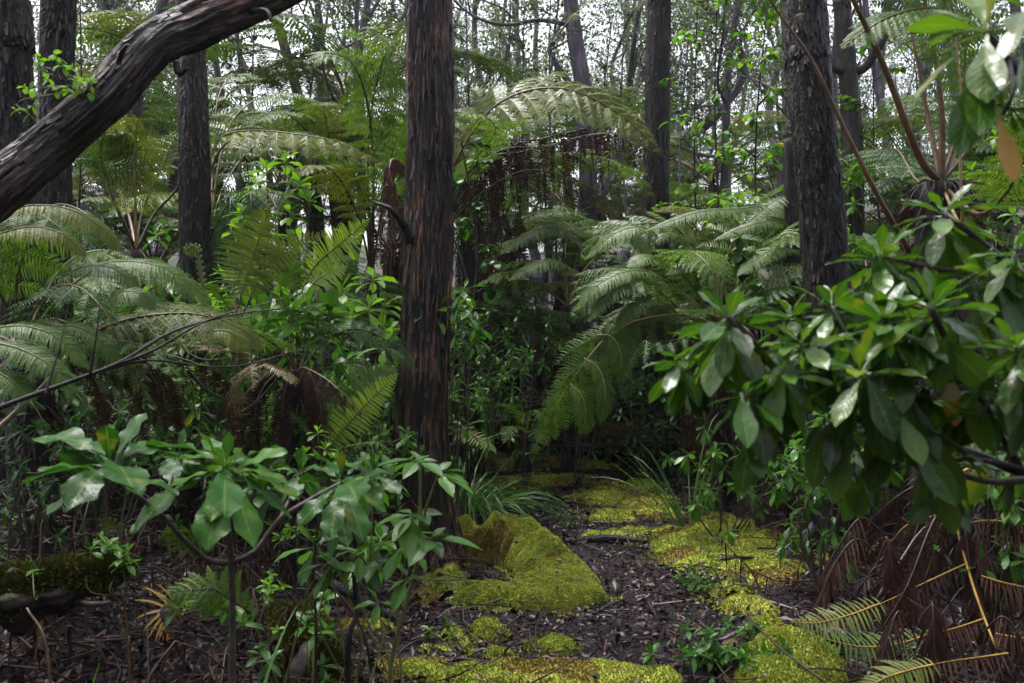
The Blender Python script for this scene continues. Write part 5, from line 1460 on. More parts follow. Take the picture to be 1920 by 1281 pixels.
rng = np.random.default_rng(66)
for k in range(11):
    px, py, dd = rng.uniform(560, 775), rng.uniform(880, 1060), rng.uniform(3.3, 3.9)
    q = at(px, py, dd)
    fmb = MB()
    j = at(px + rng.normal(0, 20), py + 90, dd)
    tube(fmb, crv([onground(q) + A(rng.normal(0, .16), rng.normal(0, .1), 0), j + rng.normal(0, .05, 3), q], 14), np.linspace(.0042, .0022, 14), 6)
    so = fmb.build('stem', [M['stalk_green']], t, g)
    mb = MB()
    rosette(mb, q, UP + rng.normal(0, .3, 3), 8, .13, .052, el=(60, -40), bend=.6, kind='ovate' if k % 3 else 'obovate', K=7, nx=5, wave=.03, rng=rng, fold=.2, stem=.16)
    mb.build('leaf_rosette', [M['leaf_gloss']], t, g)

# right: big leafy shrub out of focus
g = onground(A(1.55, 2.15, 0))
t = thing('broadleaf_shrub', 'large blurred foreground shrub of drooping blunt green leaves filling the right', 'shrub', g)
rng = np.random.default_rng(63)
BR = [([g, at(2060, 1010, 2.15), at(1920, 893, 2.12), at(1780, 835, 2.08), at(1650, 800, 2.05), at(1540, 752, 2.02), at(1450, 690, 2.0), at(1366, 592, 2.0)], .0125),
      ([at(1780, 835, 2.08), at(1700, 760, 2.05), at(1655, 690, 2.0), at(1658, 600, 1.95)], .010), ([at(1920, 893, 2.12), at(1870, 800, 2.0), at(1810, 700, 1.95), at(1770, 630, 1.9), at(1745, 575, 1.9)], .011),
      ([g, at(2000, 900, 1.9), at(1920, 885, 1.95), at(1830, 858, 2.0), at(1755, 870, 2.05)], .009), ([at(1920, 900, 2.0), at(1850, 902, 2.0), at(1760, 876, 2.0)], .008), ([g, at(2080, 750, 2.1), at(1960, 560, 2.1), at(1860, 470, 2.15), at(1770, 400, 2.2)], .012),
      ([at(1960, 560, 2.1), at(1850, 520, 2.15), at(1740, 500, 2.2), at(1650, 480, 2.2)], .008), ([at(1540, 752, 2.02), at(1520, 690, 1.95), at(1500, 640, 1.95)], .006), ([at(1450, 690, 2.0), at(1430, 740, 1.95), at(1400, 740, 1.9)], .005),
      ([at(1870, 800, 2.0), at(1900, 720, 1.9), at(1905, 650, 1.85)], .007), ([at(1655, 690, 2.0), at(1600, 640, 2.1), at(1560, 575, 2.15)], .006), ([at(1650, 800, 2.05), at(1600, 800, 2.0), at(1560, 770, 1.95)], .006)]
for pts, r in BR:
    mb = MB()
    tube(mb, crv(pts, 30), np.linspace(r, r * .6, 30), 8, rough=.2, rf=(2, 2, 25))
    mb.build('branch', [M['bark_stem'] if r < .0095 else M['bark_twig']], t, g)
RZ = [(1366, 592, 2.0, 17, .155, 80), (1658, 600, 1.95, 18, .165, 75), (1745, 572, 1.9, 16, .165, 60), (1500, 640, 1.95, 14, .135, 60), (1400, 740, 1.9, 13, .13, 30), (1560, 575, 2.15, 14, .14, 60), (1560, 770, 1.95, 14, .135, 20), (1905, 650, 1.85, 16, .16, 55),
      (1650, 482, 2.2, 15, .16, 55), (1770, 395, 2.2, 15, .15, 85), (1850, 515, 2.1, 15, .16, 60), (1755, 872, 2.05, 10, .12, 0), (1690, 720, 1.9, 15, .15, 30), (1460, 700, 1.9, 11, .12, 20), (1610, 690, 1.85, 13, .14, 40), (1830, 720, 1.95, 14, .15, 40), (1275, 672, 2.15, 12, .12, 50), (1330, 640, 2.2, 10, .12, 60), (1900, 470, 2.0, 12, .14, 60), (1740, 800, 1.9, 11, .14, 20), (1480, 590, 2.2, 12, .13, 65), (1890, 850, 2.2, 10, .13, 10), (1600, 850, 2.1, 8, .11, 0)]
for px, py, dd, n, L, tilt in RZ:
    mb = MB()
    tilt = min(85, tilt + 18)
    ax = UP * math.sin(math.radians(tilt)) + A(-1, -.35, 0) * math.cos(math.radians(tilt)) * .8
    rosette(mb, at(px, py, dd), ax, int(n * 1.3), L * .9, L * .265, el=(52, -42) if py < 700 else (40, -70), bend=.55, kind='obovate', K=10, nx=5, wave=.05, rng=rng, fold=.18, stem=.10)
    mb.build('leaf_rosette', [M['leaf_right']], t, g)
    # old hanging leaves under the rosette
    m = 4
    hb = MB()
    B = at(px, py + 18, dd) + rng.normal(0, .02, (m, 3))
    leaves(hb, B, np.stack([rng.normal(0, .45, m), rng.normal(-.1, .3, m), np.full(m, -.7)], -1), L * rng.uniform(.85, 1.15, m), L * .36, .5, 'obovate', 8, 5, .15, .03, TOCAM + rng.normal(0, .3, (m, 3)), 0, rng, .1)
    hb.build('hanging_leaves', [M['leaf_right']], t, g)
for q0, q1 in (((1685, 770, 1.85), (1715, 830, 1.8)), ((1780, 690, 1.95), (1792, 800, 1.9))):
    mb = MB()
    a_, b_ = at(*q0), at(*q1)
    leaves(mb, a_, b_ - a_, .12, .045, .2, 'obovate', 8, 5, .15, .02, TOCAM, 0, rng, .1)
    if q0[0] == 1780:
        mb.build('yellow_leaf', [M['leaf_yellow']], t, g)['label'] = 'old yellow hanging leaf'
    else:
        mb.build('leaf', [M['leaf_right']], t, g)

# upper right: branch with long hanging leaves and a yellow leaf
g = onground(A(1.75, 1.75, 0))
t = thing('overhanging_shrub', 'blurred branch of long drooping leaves with a yellow leaf in the upper right corner', 'shrub', g)
rng = np.random.default_rng(64)
for pts, r in (([g, at(2250, 600, 1.72), at(2100, 250, 1.7), at(1960, 190, 1.68), at(1890, 110, 1.66), at(1850, 60, 1.64)], .011), ([at(1960, 190, 1.68), at(1950, 110, 1.6), at(1930, 20, 1.55)], .007), ([at(1890, 110, 1.66), at(1900, 170, 1.6), at(1880, 215, 1.6)], .005), ([at(1960, 190, 1.68), at(1905, 205, 1.7), at(1870, 195, 1.7)], .005)):
    mb = MB()
    tube(mb, crv(pts, 26), np.linspace(r, r * .6, 26), 8, rough=.15)
    mb.build('branch', [M['bark_twig']], t, g)
rosette_px(at(1850, 60, 1.64), [(1700, 45, 0), (1740, 10, .05), (1765, 100, -.02, .3), (1715, 185, -.05, .4), (1800, 20, .05), (1790, 60, .1), (1860, -60, 0), (1930, 20, 0), (1850, 190, -.1, .3), (1810, -40, .1), (1745, 75, .15)], .30, 'obovate', rng, 'leaf_right', t, g, wave=.02)
rosette_px(at(1840, 110, 1.62), [(1800, 290, -.05, .3), (1835, 250, -.1, .3), (1780, 240, .05, .3), (1880, 200, 0, .4), (1865, 175, -.1, .3), (1815, 200, .1, .3)], .26, 'obovate', rng, 'leaf_right', t, g, wave=.02)
rosette_px(at(1930, 20, 1.55), [(1880, 110, -.05, .4), (1940, 140, -.05, .4), (1900, 60, -.1), (1870, -10, 0), (1980, 60, 0), (1910, 190, 0, .3)], .28, 'obovate', rng, 'leaf_right', t, g, wave=.02)
rosette_px(at(1890, 200, 1.6), [(1905, 250, 0, .3), (1925, 215, 0), (1945, 265, 0, .3)], .32, 'obovate', rng, 'leaf_right', t, g, wave=.02)
mb = MB()
leaves(mb, at(1868, 205, 1.58), at(1905, 345, 1.55) - at(1868, 205, 1.58), .125, .038, .1, 'obovate', 8, 5, .2, .03, TOCAM, 0, rng, .12)
mb.build('yellow_leaf', [M['leaf_yellow']], t, g)['label'] = 'hanging mottled yellow leaf'

# ------------------------------------------------------------------ mid-distance shrubs
def sh(label, foot, tips, seed, **kw):
    f = onground(at(*foot)) if isinstance(foot, tuple) else np.asarray(foot)
    return shrub('shrub', label, f, [at(*q) for q in tips], seed=seed, **kw)


sh('shrub of upright pale green whorls topping the thicket right of the knotted trunk', (540, 600, 7.4), [(500, 318, 7.3), (560, 345, 7.2), (535, 300, 7.4), (580, 375, 7.2), (480, 350, 7.4), (545, 400, 7.1)], 71, Lf=.15, Wf=.055, leafm='leaf_bright', per=2, spread=.22, el=(75, 0), K=6)
sh('dense dark glossy shrub under the pale whorls between the two left trunks', (520, 700, 7.0), [(450, 430, 7.2), (500, 470, 7.0), (560, 450, 6.9), (470, 520, 6.8), (600, 500, 7.0), (420, 520, 7.0), (540, 560, 6.6), (390, 560, 6.8)], 72, Lf=.19, Wf=.062, leafm='leaf_sapling', per=4, spread=.3, el=(70, -30), n=9)
sh('shrub with broad upright paddle leaves above the black forked branch', (580, 720, 6.0), [(575, 580, 6.0), (540, 590, 5.9), (620, 590, 6.0), (500, 600, 5.9)], 73, Lf=.26, Wf=.075, leafm='leaf_gloss', per=1, spread=.2, el=(80, 5), n=11, K=6)
sh('shrub with broad bright leaves touching the left side of the reddish trunk', (690, 760, 7.0), [(690, 575, 7.0), (720, 570, 7.1), (660, 590, 7.0), (700, 520, 7.2), (730, 620, 7.0), (640, 540, 7.3)], 74, Lf=.19, Wf=.062, leafm='leaf_bright', per=2, spread=.2, el=(75, -10), n=9)
sh('leafy shrub peeping out right of the reddish trunk at mid height', (868, 780, 7.6), [(860, 570, 7.5), (880, 590, 7.5), (855, 620, 7.5), (890, 640, 7.6), (870, 540, 7.7)], 75, Lf=.17, Wf=.05, leafm='leaf_gloss', per=2, spread=.18, el=(70, -30), n=8)
sh('low dark shrub with fine leaves left of the lowest tree fern', (440, 800, 5.6), [(400, 640, 5.7), (450, 650, 5.5), (380, 700, 5.6), (480, 640, 5.8), (350, 680, 5.6), (430, 720, 5.3)], 76, Lf=.085, Wf=.03, leafm='leaf_dark', per=5, spread=.22, n=9)
sh('round leaved shrub with tight pale tips low beside the lime fern', (600, 900, 5.0), [(595, 810, 4.9), (610, 840, 4.9), (570, 850, 4.9), (630, 860, 4.9)], 77, Lf=.07, Wf=.022, leafm='leaf_bright', per=2, spread=.1, el=(75, 10), n=10)
sh('shrub of thin curved leaves growing at the right foot of the knotted trunk', (330, 640, 8.3), [(290, 440, 8.3), (310, 430, 8.2), (270, 480, 8.3), (300, 500, 8.2), (340, 520, 8.1), (250, 510, 8.3)], 78, Lf=.15, Wf=.05, leafm='leaf_gloss', per=3, spread=.25, n=8)
sh('fine dark leaved bush below the near left fern', (200, 820, 5.2), [(150, 600, 5.5), (220, 560, 5.6), (260, 600, 5.6), (120, 660, 5.4), (200, 680, 5.3), (280, 700, 5.3)], 79, Lf=.08, Wf=.028, leafm='leaf_dark', per=5, spread=.25, n=9)
sh('dim thicket bush with small leaves just right of the reddish trunk', (905, 790, 9.6), [(890, 600, 9.7), (920, 580, 9.6), (950, 610, 9.5), (900, 660, 9.4), (940, 680, 9.3), (870, 680, 9.4), (960, 650, 9.4)], 80, Lf=.10, Wf=.034, leafm='leaf_gloss', per=5, spread=.3, n=8, el=(65, -40))
sh('dim thicket bush with hanging leaves in the middle behind the path', (980, 800, 9.8), [(970, 590, 9.9), (1000, 570, 9.8), (1030, 600, 9.7), (980, 660, 9.5), (1020, 680, 9.4), (1050, 640, 9.5), (960, 720, 9.3)], 81, Lf=.11, Wf=.036, leafm='leaf_gloss', per=5, spread=.3, n=8, el=(60, -55))
sh('dim thicket bush behind the pale midrib of the drooping frond', (1080, 800, 10.0), [(1060, 600, 10.2), (1100, 590, 10), (1130, 620, 10), (1080, 680, 9.8), (1120, 720, 9.7), (1150, 680, 9.9)], 82, Lf=.10, Wf=.034, leafm='leaf_dark', per=5, spread=.3, n=8)
sh('tall dark bush with drooping heart leaves standing over the lush tree fern', (1390, 640, 8.0), [(1385, 440, 7.9), (1360, 470, 7.9), (1410, 470, 7.9), (1395, 500, 7.8)], 83, Lf=.13, Wf=.08, leafm='leaf_dark', per=2, spread=.15, kind='ovate', n=7, el=(20, -60))
sh('shrub with flat whorls of lime leaves above the frond left of the flaky trunk', (1385, 640, 9.0), [(1385, 352, 9.0), (1350, 368, 9.0), (1420, 362, 9.0), (1370, 390, 8.9), (1400, 385, 8.9)], 84, Lf=.15, Wf=.052, leafm='leaf_bright', per=2, spread=.16, el=(35, -25), n=9, K=5)
sh('small shrub with glossy drooping leaves below the grey twigs near the right edge', (1840, 1010, 4.6), [(1800, 905, 4.6), (1850, 900, 4.6), (1880, 880, 4.7), (1760, 890, 4.7), (1900, 930, 4.5)], 85, Lf=.12, Wf=.042, leafm='leaf_gloss', per=2, spread=.14, n=8, el=(50, -60))
sh('small shrub with drooping leaves hanging over the dead fronds right of the path', (1350, 900, 7.2), [(1290, 850, 7.0), (1340, 850, 7.0), (1390, 850, 6.9), (1440, 860, 6.8), (1480, 870, 6.6), (1320, 800, 7.2), (1400, 800, 7.1)], 86, Lf=.12, Wf=.044, leafm='leaf_gloss', per=2, spread=.14, n=8, el=(40, -70))
sh('light green shrub in the gap right of the flaky trunk', (1620, 640, 8.4), [(1570, 290, 8.4), (1590, 340, 8.3), (1610, 300, 8.5), (1600, 380, 8.2), (1580, 420, 8.2)], 87, Lf=.13, Wf=.055, leafm='leaf_sapling', per=3, spread=.2, n=7, kind='ovate', el=(40, -40))
sh('bright leaved shrub far behind the near fern at the right edge', (1890, 640, 8.0), [(1880, 260, 8), (1910, 300, 7.8), (1860, 330, 8), (1900, 400, 7.6), (1850, 420, 7.9)], 88, Lf=.12, Wf=.05, leafm='leaf_bright', per=3, spread=.25, n=8, kind='ovate')
rng_ = np.random.default_rng(404)
for k, (px, dd, top, m, lab) in enumerate(((870, 12.6, 560, 'leaf_sapling', 'bush of the far thicket closest to the reddish trunk'), (925, 12.9, 545, 'leaf_sapling', 'thicket bush with fresh whorls behind the far moss carpet'), (985, 13.0, 560, 'leaf_dark', 'dark thicket bush straight behind the far moss carpet'), (1045, 13.1, 575, 'leaf_sapling', 'thicket bush left of the ochre mossed far log'),
        (1110, 13.2, 590, 'leaf_dark', 'dark thicket bush directly behind the ochre mossed far log'), (1175, 13.0, 610, 'leaf_sapling', 'thicket bush behind the right end of the ochre mossed far log'), (1240, 12.6, 640, 'leaf_gloss', 'low thicket bush at the foot of the straight dark trunk'), (1290, 10.5, 680, 'leaf_dark', 'low bush in the shade behind the hanging dead fronds'),
        (735, 9.0, 560, 'leaf_gloss', 'bush right behind the left side of the reddish trunk'), (640, 8.8, 540, 'leaf_sapling', 'lush bush behind the lime fern tip'), (590, 7.8, 600, 'leaf_dark', 'dark lush bush below the lime fern tip'), (480, 8.6, 520, 'leaf_gloss', 'lush bush behind the yellowed upright fern frond'), (420, 7.4, 560, 'leaf_sapling', 'leafy bush right of the fiddlehead'),
        (300, 7.0, 590, 'leaf_dark', 'dark leafy bush left of the fiddlehead'), (180, 6.6, 590, 'leaf_gloss', 'leafy bush behind the glossy near fronds at left'), (660, 6.4, 660, 'leaf_gloss', 'low leafy bush close to the left flank of the reddish trunk'), (1420, 9.6, 560, 'leaf_dark', 'dark bush behind the tip fronds of the lush tree fern'), (1560, 8.8, 470, 'leaf_gloss', 'bush between the flaky trunk and the hairy fern trunk'), (1640, 8.0, 480, 'leaf_sapling', 'light bush left of the hairy fern trunk'))):
    zt = CAMZ - (top - 640.5) / FPX * dd
    f_ = onground(at(px, 640, dd))
    tips = [A(f_[0] + rng_.normal(0, .38), dd + rng_.normal(0, .25), f_[2] + (zt - f_[2]) * rng_.uniform(.3, 1.)) for _ in range(10)]
    shrub('shrub', lab, f_, tips, seed=500 + k, Lf=.15 if dd > 9 else .12, Wf=.052 if dd > 9 else .042, leafm=m, per=5, spread=.28, n=9, el=(65, -45))

sh('leafy bush hiding the foot of the flaky black trunk', (1545, 950, 5.9), [(1500, 840, 5.8), (1560, 830, 5.8), (1610, 850, 5.8), (1530, 900, 5.7), (1590, 920, 5.7), (1480, 880, 5.8), (1540, 780, 6.0)], 190, Lf=.12, Wf=.042, leafm='leaf_gloss', per=4, spread=.16, n=9, el=(60, -50))
sh('dark leafy bush covering the ground before the broad trunk at the left edge', (60, 950, 4.3), [(20, 780, 4.3), (70, 800, 4.2), (110, 830, 4.3), (40, 870, 4.1), (100, 900, 4.1), (-10, 830, 4.2)], 191, Lf=.075, Wf=.024, leafm='leaf_dark', per=5, spread=.15, n=9, el=(60, -50))

# epiphyte on the leaning log
sh('sprig of small lime leaves growing up from the leaning log', at(150, 165, 3.42), [(105, 105, 3.4), (75, 130, 3.4), (140, 150, 3.4)], 89, Lf=.035, Wf=.022, leafm='leaf_bright', per=4, spread=.06, n=4, kind='ovate', el=(40, -30), r=.003, K=4)
sh('hanging sprig of lime leaves in front of the second trunk from the left', at(130, 160, 3.5), [(58, 165, 3.45), (60, 200, 3.45), (55, 215, 3.45)], 90, Lf=.034, Wf=.022, leafm='leaf_bright', per=2, spread=.04, n=4, kind='ovate', el=(40, -30), r=.003, K=4)

# thin bare stems in front of the stump
for lab, pts, r in (('thin black stem standing before the mossy stump', [(590, 1330, 3.3), (592, 1180, 3.35), (588, 1060, 3.4), (600, 960, 3.45)], .006), ('hairy dark dead stalk rising just right of the mossy stump', [(655, 1330, 3.4), (652, 1210, 3.4), (668, 1150, 3.45), (660, 1040, 3.5)], .014), ('thin black stem leaning right beside the dead stalk', [(700, 1330, 3.5), (690, 1220, 3.5), (640, 1120, 3.55), (560, 1050, 3.6)], .006),
                    ('slim orange brown stem at the lower left beside the mossy log', [(105, 1300, 3.1), (88, 1220, 3.15), (50, 1140, 3.2)], .006), ('reddish stem bending right below the mossy log', [(250, 1210, 3.6), (235, 1150, 3.6), (222, 1095, 3.6)], .006)):
    P0 = onground(at(pts[0][0], 640, pts[0][2]))
    mb = MB()
    tube(mb, crv([P0] + [at(*q) for q in pts[1:]], 24), np.linspace(r, r * .6, 24), 7, rough=.2, rf=(2, 2, 20))
    tag(mb.build('bare_stem', [M['stalk_brown'] if 'orange' in lab or 'reddish' in lab else M['bark_twig']], None, P0), lab, 'stem')

# ------------------------------------------------------------------ grass and seedlings
tuft('grass_tuft', 'big arching clump of dark strap grass at the right foot of the reddish trunk', ground(885, 962), 230, 1.0, .017, seed=91, spread=.20, lean=A(.7, -.3, .3), bend=1.7, up=1.6)
tuft('grass_tuft', 'fine green grass on the path just beyond the tip of the mound', ground(1085, 975), 140, .24, .005, seed=92, spread=.22, bend=1.4)
tuft('grass_tuft', 'small grass sprout on the near edge of the golden hump', ground(1300, 1085), 40, .22, .006, seed=93, spread=.05, bend=1.5)
tuft('grass_tuft', 'thin grass sprout on the moss patch beside the path', ground(1400, 1135), 26, .22, .005, seed=94, spread=.04, bend=1.6)
tuft('grass_tuft', 'dark spiky grass growing on the bright moss bank', ground(1475, 1262), 60, .17, .006, seed=95, spread=.10, bend=1.2)
tuft('grass_tuft', 'wispy grass blades over the ochre moss sheet', ground(1190, 940), 14, .35, .005, seed=96, spread=.08, bend=1.5)
tuft('grass_tuft', 'faint grass sprout right beside the tip of the mound', ground(1140, 1035), 26, .14, .005, seed=97, spread=.08, bend=1.4)
tuft('strap_plant', 'pale upright strap leaves fanning beside the lush tree fern stem', onground(at(1290, 640, 7.8)) * A(1, 1, 1), 34, 1.0, .016, seed=98, spread=.07, bend=.7, up=2.2, lean=A(-.5, 0, 0), cat='strap-leaved plant')
tuft('strap_plant', 'few long green strap leaves rising from the bottom edge', onground(at(445, 640, 3.2)), 11, .62, .014, seed=99, spread=.06, bend=.9, up=2.0, lean=A(.5, 0, 0), cat='strap-leaved plant')
tuft('strap_plant', 'arching thin grass blades sweeping over the long moss bank', onground(at(745, 640, 3.9)), 9, .55, .009, seed=100, spread=.04, bend=2.0, lean=A(.9, 0, 0), cat='strap-leaved plant')
tuft('strap_plant', 'single broad green blade at the bottom left corner', onground(at(100, 640, 3.0)), 2, .5, .022, seed=101, spread=.02, bend=.2, up=4, cat='strap-leaved plant')


def seedling(label, g, h, L, n, seed, m='leaf_gloss', name='seedling', per=0, spread=.08, group=None):
    rng = np.random.default_rng(seed)
    tips = [g + A(rng.normal(0, h * .35), rng.normal(0, h * .35), h * rng.uniform(.6, 1.)) for _ in range(n)]
    return shrub(name, label, g, tips, group, 'seedling', L, L * .42, 7, m, 'stalk_green', 'ovate', seed, per, spread, .003, 0, (60, -15), 4, bend=.5)


seedling('patch of bluish green weeds at the bottom right of the path', ground(1330, 1268), .12, .07, 16, 111, 'leaf_lobed', 'weed_patch', 1)
seedling('second patch of weeds at the foot of the bright moss bank', ground(1395, 1275), .12, .07, 10, 112, 'leaf_gloss', 'weed_patch', 1)
seedling('weed cluster with round leaves left of the grassy moss patch', ground(1300, 1118), .10, .055, 6, 113, 'leaf_lobed', 'weed_patch', 1)
seedling('low weed at the front of the leaf filled path near the moss bank', ground(1410, 1205), .09, .05, 5, 114)
seedling('seedlings with tiny pale leaves on top of the mossy log', at(60, 1095, 3.45), .07, .03, 12, 115, 'leaf_bright')
seedling('young plant with small whorls at the right end of the mossy log', at(222, 1100, 3.55), .16, .06, 5, 116, 'leaf_gloss')
seedling('pale three leaved sprout above the right end of the mossy log', at(180, 1080, 3.6), .15, .05, 3, 117, 'leaf_bright')
seedling('small shrub with light tips under the right rosette of lobed leaves', onground(at(545, 640, 3.9)), .62, .045, 4, 118, 'leaf_bright', per=1)
seedling('thin leaved plant between the two rosettes behind the thin stems', onground(at(520, 640, 3.9)), .42, .08, 5, 119, 'leaf_gloss', per=1)
seedling('pair of leafy shoots low left of the thin black stems', onground(at(620, 640, 3.9)), .4, .08, 3, 120, 'leaf_gloss', per=1)
seedling('sprout with light leaves on the ground right of the mossed far log', ground(1190, 800), .4, .11, 5, 121, 'leaf_bright')
seedling('green sapling sprout standing before the far mossed log', ground(1215, 880), .42, .10, 4, 122, 'leaf_gloss')
seedling('small plant on the far end of the path left of the drooping frond', ground(955, 830), .35, .10, 5, 123, 'leaf_gloss')
seedling('little plant in the dark hollow right of the reddish trunk', ground(885, 800), .3, .09, 5, 124, 'leaf_gloss')
seedling('dark leaved seedling beside the sprout at the bottom left of the path', ground(845, 1200), .10, .06, 2, 125, 'leaf_gloss')
seedling('bright seedlings under the drooping frond', ground(1120, 800), .35, .09, 7, 126, 'leaf_bright')

# ------------------------------------------------------------------ young trees with bright leaves
sapling('young_tree', 'young tree with bright hanging leaves left of the flaky black trunk', onground(at(1375, 640, 9.6)), at(1345, -40, 9.8), None, 131, .12, .075, 22, .75, per=11)
sapling('young_tree', 'slim young tree with lime leaves against the sky beside the straight dark trunk', onground(at(1300, 640, 11)), at(1310, -60, 11.2), None, 132, .11, .07, 20, .8, per=10)
sapling('young_tree', 'leafy young tree close behind the flaky trunk on its left', onground(at(1450, 640, 9.0)), at(1440, 0, 9.2), None, 133, .12, .075, 20, .6, per=11)
sapling('young_tree', 'young tree with yellowing leaves right of the forked trunk', onground(at(1650, 640, 10)), at(1640, 40, 10.5), None, 134, .11, .07, 16, .6, per=9)
sapling('young_tree', 'small leafy tree showing behind the hanging leaves at the right edge', onground(at(1900, 640, 9)), at(1880, 60, 9.2), None, 135, .12, .07, 20, .8, per=10)
sapling('young_tree', 'thin young tree with dark leaves right beside the reddish trunk', onground(at(880, 640, 8.6)), at(862, 250, 8.6), None, 136, .12, .08, 14, .4, leafm='leaf_dark', per=9)
sapling('young_tree', 'slim young tree with yellowish leaves behind the leaning log', onground(at(170, 640, 10)), at(150, -40, 10), None, 137, .08, .05, 18, .6, per=10, leafm='leaf_canopy')

for k_, (px, dd, pt, lab) in enumerate(((425, 13, 20, 'dim leafy young tree in the mist just right of the knotted trunk'), (500, 14.5, -40, 'dim leafy young tree rising above the yellowish fern frond'), (585, 13.5, 0, 'dim leafy young tree left of the high pale fern frond'), (660, 16, -60, 'dim leafy young tree behind the high pale fern frond'), (745, 14.5, 10, 'dim leafy young tree touching the left edge of the reddish trunk high up'),
        (890, 13.5, -40, 'dim leafy young tree touching the right edge of the reddish trunk high up'), (965, 15.5, 0, 'dim leafy young tree above the great arching frond'), (1050, 14.5, -30, 'dim leafy young tree over the hanging dead fronds'), (1130, 16, 30, 'dim leafy young tree over the tip of the great arching frond'), (1190, 14.5, 0, 'dim leafy young tree left beside the straight dark trunk'), (1275, 13, 40, 'dim leafy young tree right beside the straight dark trunk'), (230, 13, 40, 'dim leafy young tree under the leaning log'))):
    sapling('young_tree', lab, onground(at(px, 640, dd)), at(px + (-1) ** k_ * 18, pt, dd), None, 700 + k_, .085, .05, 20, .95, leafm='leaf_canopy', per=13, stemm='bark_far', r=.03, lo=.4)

# ------------------------------------------------------------------ ferns and trees further back
GAPS = [(-200, 20, 'beyond the left edge trunk'), (20, 335, 'left of the knotted trunk'), (335, 540, 'just right of the knotted trunk'), (540, 760, 'close left of the reddish trunk'), (760, 1000, 'right of the reddish trunk'), (1000, 1230, 'left of the straight dark trunk'), (1230, 1500, 'left of the flaky black trunk'), (1500, 1700, 'right of the flaky black trunk'), (1700, 2200, 'behind the hairy trunk fern at right')]
ORD = ['first', 'second', 'third', 'fourth', 'fifth', 'sixth', 'seventh', 'eighth', 'ninth', 'tenth', 'eleventh', 'twelfth', 'thirteenth', 'fourteenth', 'fifteenth', 'sixteenth', 'seventeenth', 'eighteenth', 'nineteenth', 'twentieth']


def place_labels(items, fmt):
    """items: list of (px, object); labels by where each stands between the near trunks"""
    items = sorted(items, key=lambda i: i[0])
    for a, b, w in GAPS:
        row = [o for p, o in items if a <= p < b]
        for k, o in enumerate(row):
            which = '' if len(row) == 1 else (', leftmost of them' if k == 0 else (', rightmost of them' if k == len(row) - 1 else ', %s from the left' % ORD[k]))
            o['label'] = fmt.format(w) + which


def fern_proto(seed, nf, L, h, r, nd, mats):
    rng = np.random.default_rng(seed)
    t = thing('tree_fern', 'x', 'tree fern')
    o = A(0, 0, 0)
    top = A(0, 0, h)
    fern_trunk(t, o, A(0, 0, -.1), top, r, seed, 200)
    for k in range(nf):
        az = k * 2.4 + rng.normal(0, .25)
        l = L * rng.uniform(.8, 1.15)
        frond(t, o, arch(top, az, l, drop=rng.uniform(.3, .75), el=rng.uniform(50, 78)), l * .27, mats[k % len(mats)], 'stalk_brown', npair=17, npin=14, start=.3, droop=.4, r0=.014)
    for k in range(nd):
        az = rng.uniform(0, 6.28)
        hh = A(math.cos(az), math.sin(az), 0)
        frond(t, o, [top, top + hh * .25 + UP * .05, top + hh * .38 - UP * .4, top + hh * .3 - UP * rng.uniform(.9, 1.5)], .28, 'frond_dead', 'stalk_dark', name='dead_frond', npair=16, npin=9, start=.2, hang=.6, droop=.8, wr=.6, shape=4)
    return t


PF = [fern_proto(1, 11, 1.7, 2.2, .08, 5, ['frond', 'frond', 'frond_deep']), fern_proto(2, 9, 1.9, 3.0, .07, 4, ['frond', 'frond_olive']), fern_proto(3, 12, 1.5, 1.3, .09, 4, ['frond_deep', 'frond'])]
SPOTS = [(-60, 9.5, 0, 1.1), (70, 12, 1, 1), (170, 9.6, 2, 1.0), (190, 15, 1, 1.1), (300, 12, 0, 1.0), (335, 10.2, 2, 1), (430, 15, 1, 1.15), (470, 11.5, 0, 1.1), (545, 13, 1, 1.1), (590, 10.4, 2, 1.05), (630, 15.5, 1, 1.2), (665, 12.2, 1, 1.05), (730, 14, 0, 1.1), (880, 14.5, 1, 1.0), (940, 13, 0, 1.0), (1010, 17, 1, 1.05),
         (1090, 14, 0, 1.0), (1150, 18, 1, 1.), (1180, 12.8, 2, 1.2), (1270, 13.5, 0, 1.0), (1310, 11, 2, 1.1), (1390, 12.5, 0, 1.), (1420, 10.5, 2, 1.0), (1470, 16, 1, 1.0), (1560, 12, 0, 1.), (1600, 9.3, 2, 1.1), (1660, 12, 1, 1.0), (1690, 9.2, 0, .9), (1780, 10.5, 0, 1.1), (1880, 11, 1, 1.), (1960, 8.5, 0, 1.), (980, 11.6, 2, .95), (840, 12.3, 2, 1.1), (250, 17, 0, 1.2), (1230, 19, 1, 1.1), (760, 18, 1, 1.2), (1540, 8.4, 2, .9), (520, 9.2, 2, .9), (120, 7.6, 2, .9), (450, 13.5, 1, 1.3), (610, 14, 1, 1.4), (1090, 17, 1, 1.35), (1410, 15, 1, 1.25)]
used, row = set(), []
rng = np.random.default_rng(77)
for px, dd, k, s in SPOTS:
    t = PF[k] if k not in used else copy_tree(PF[k])
    used.add(k)
    p = onground(at(px, 640, dd))
    move(t, p, rng.uniform(0, 6.28), s * rng.uniform(.92, 1.08), rng.normal(0, .07), rng.normal(0, .07))
    t['group'] = 'tree ferns further back in the forest'
    row.append((px, t))
place_labels(row, 'mid-distance green tree fern {}')

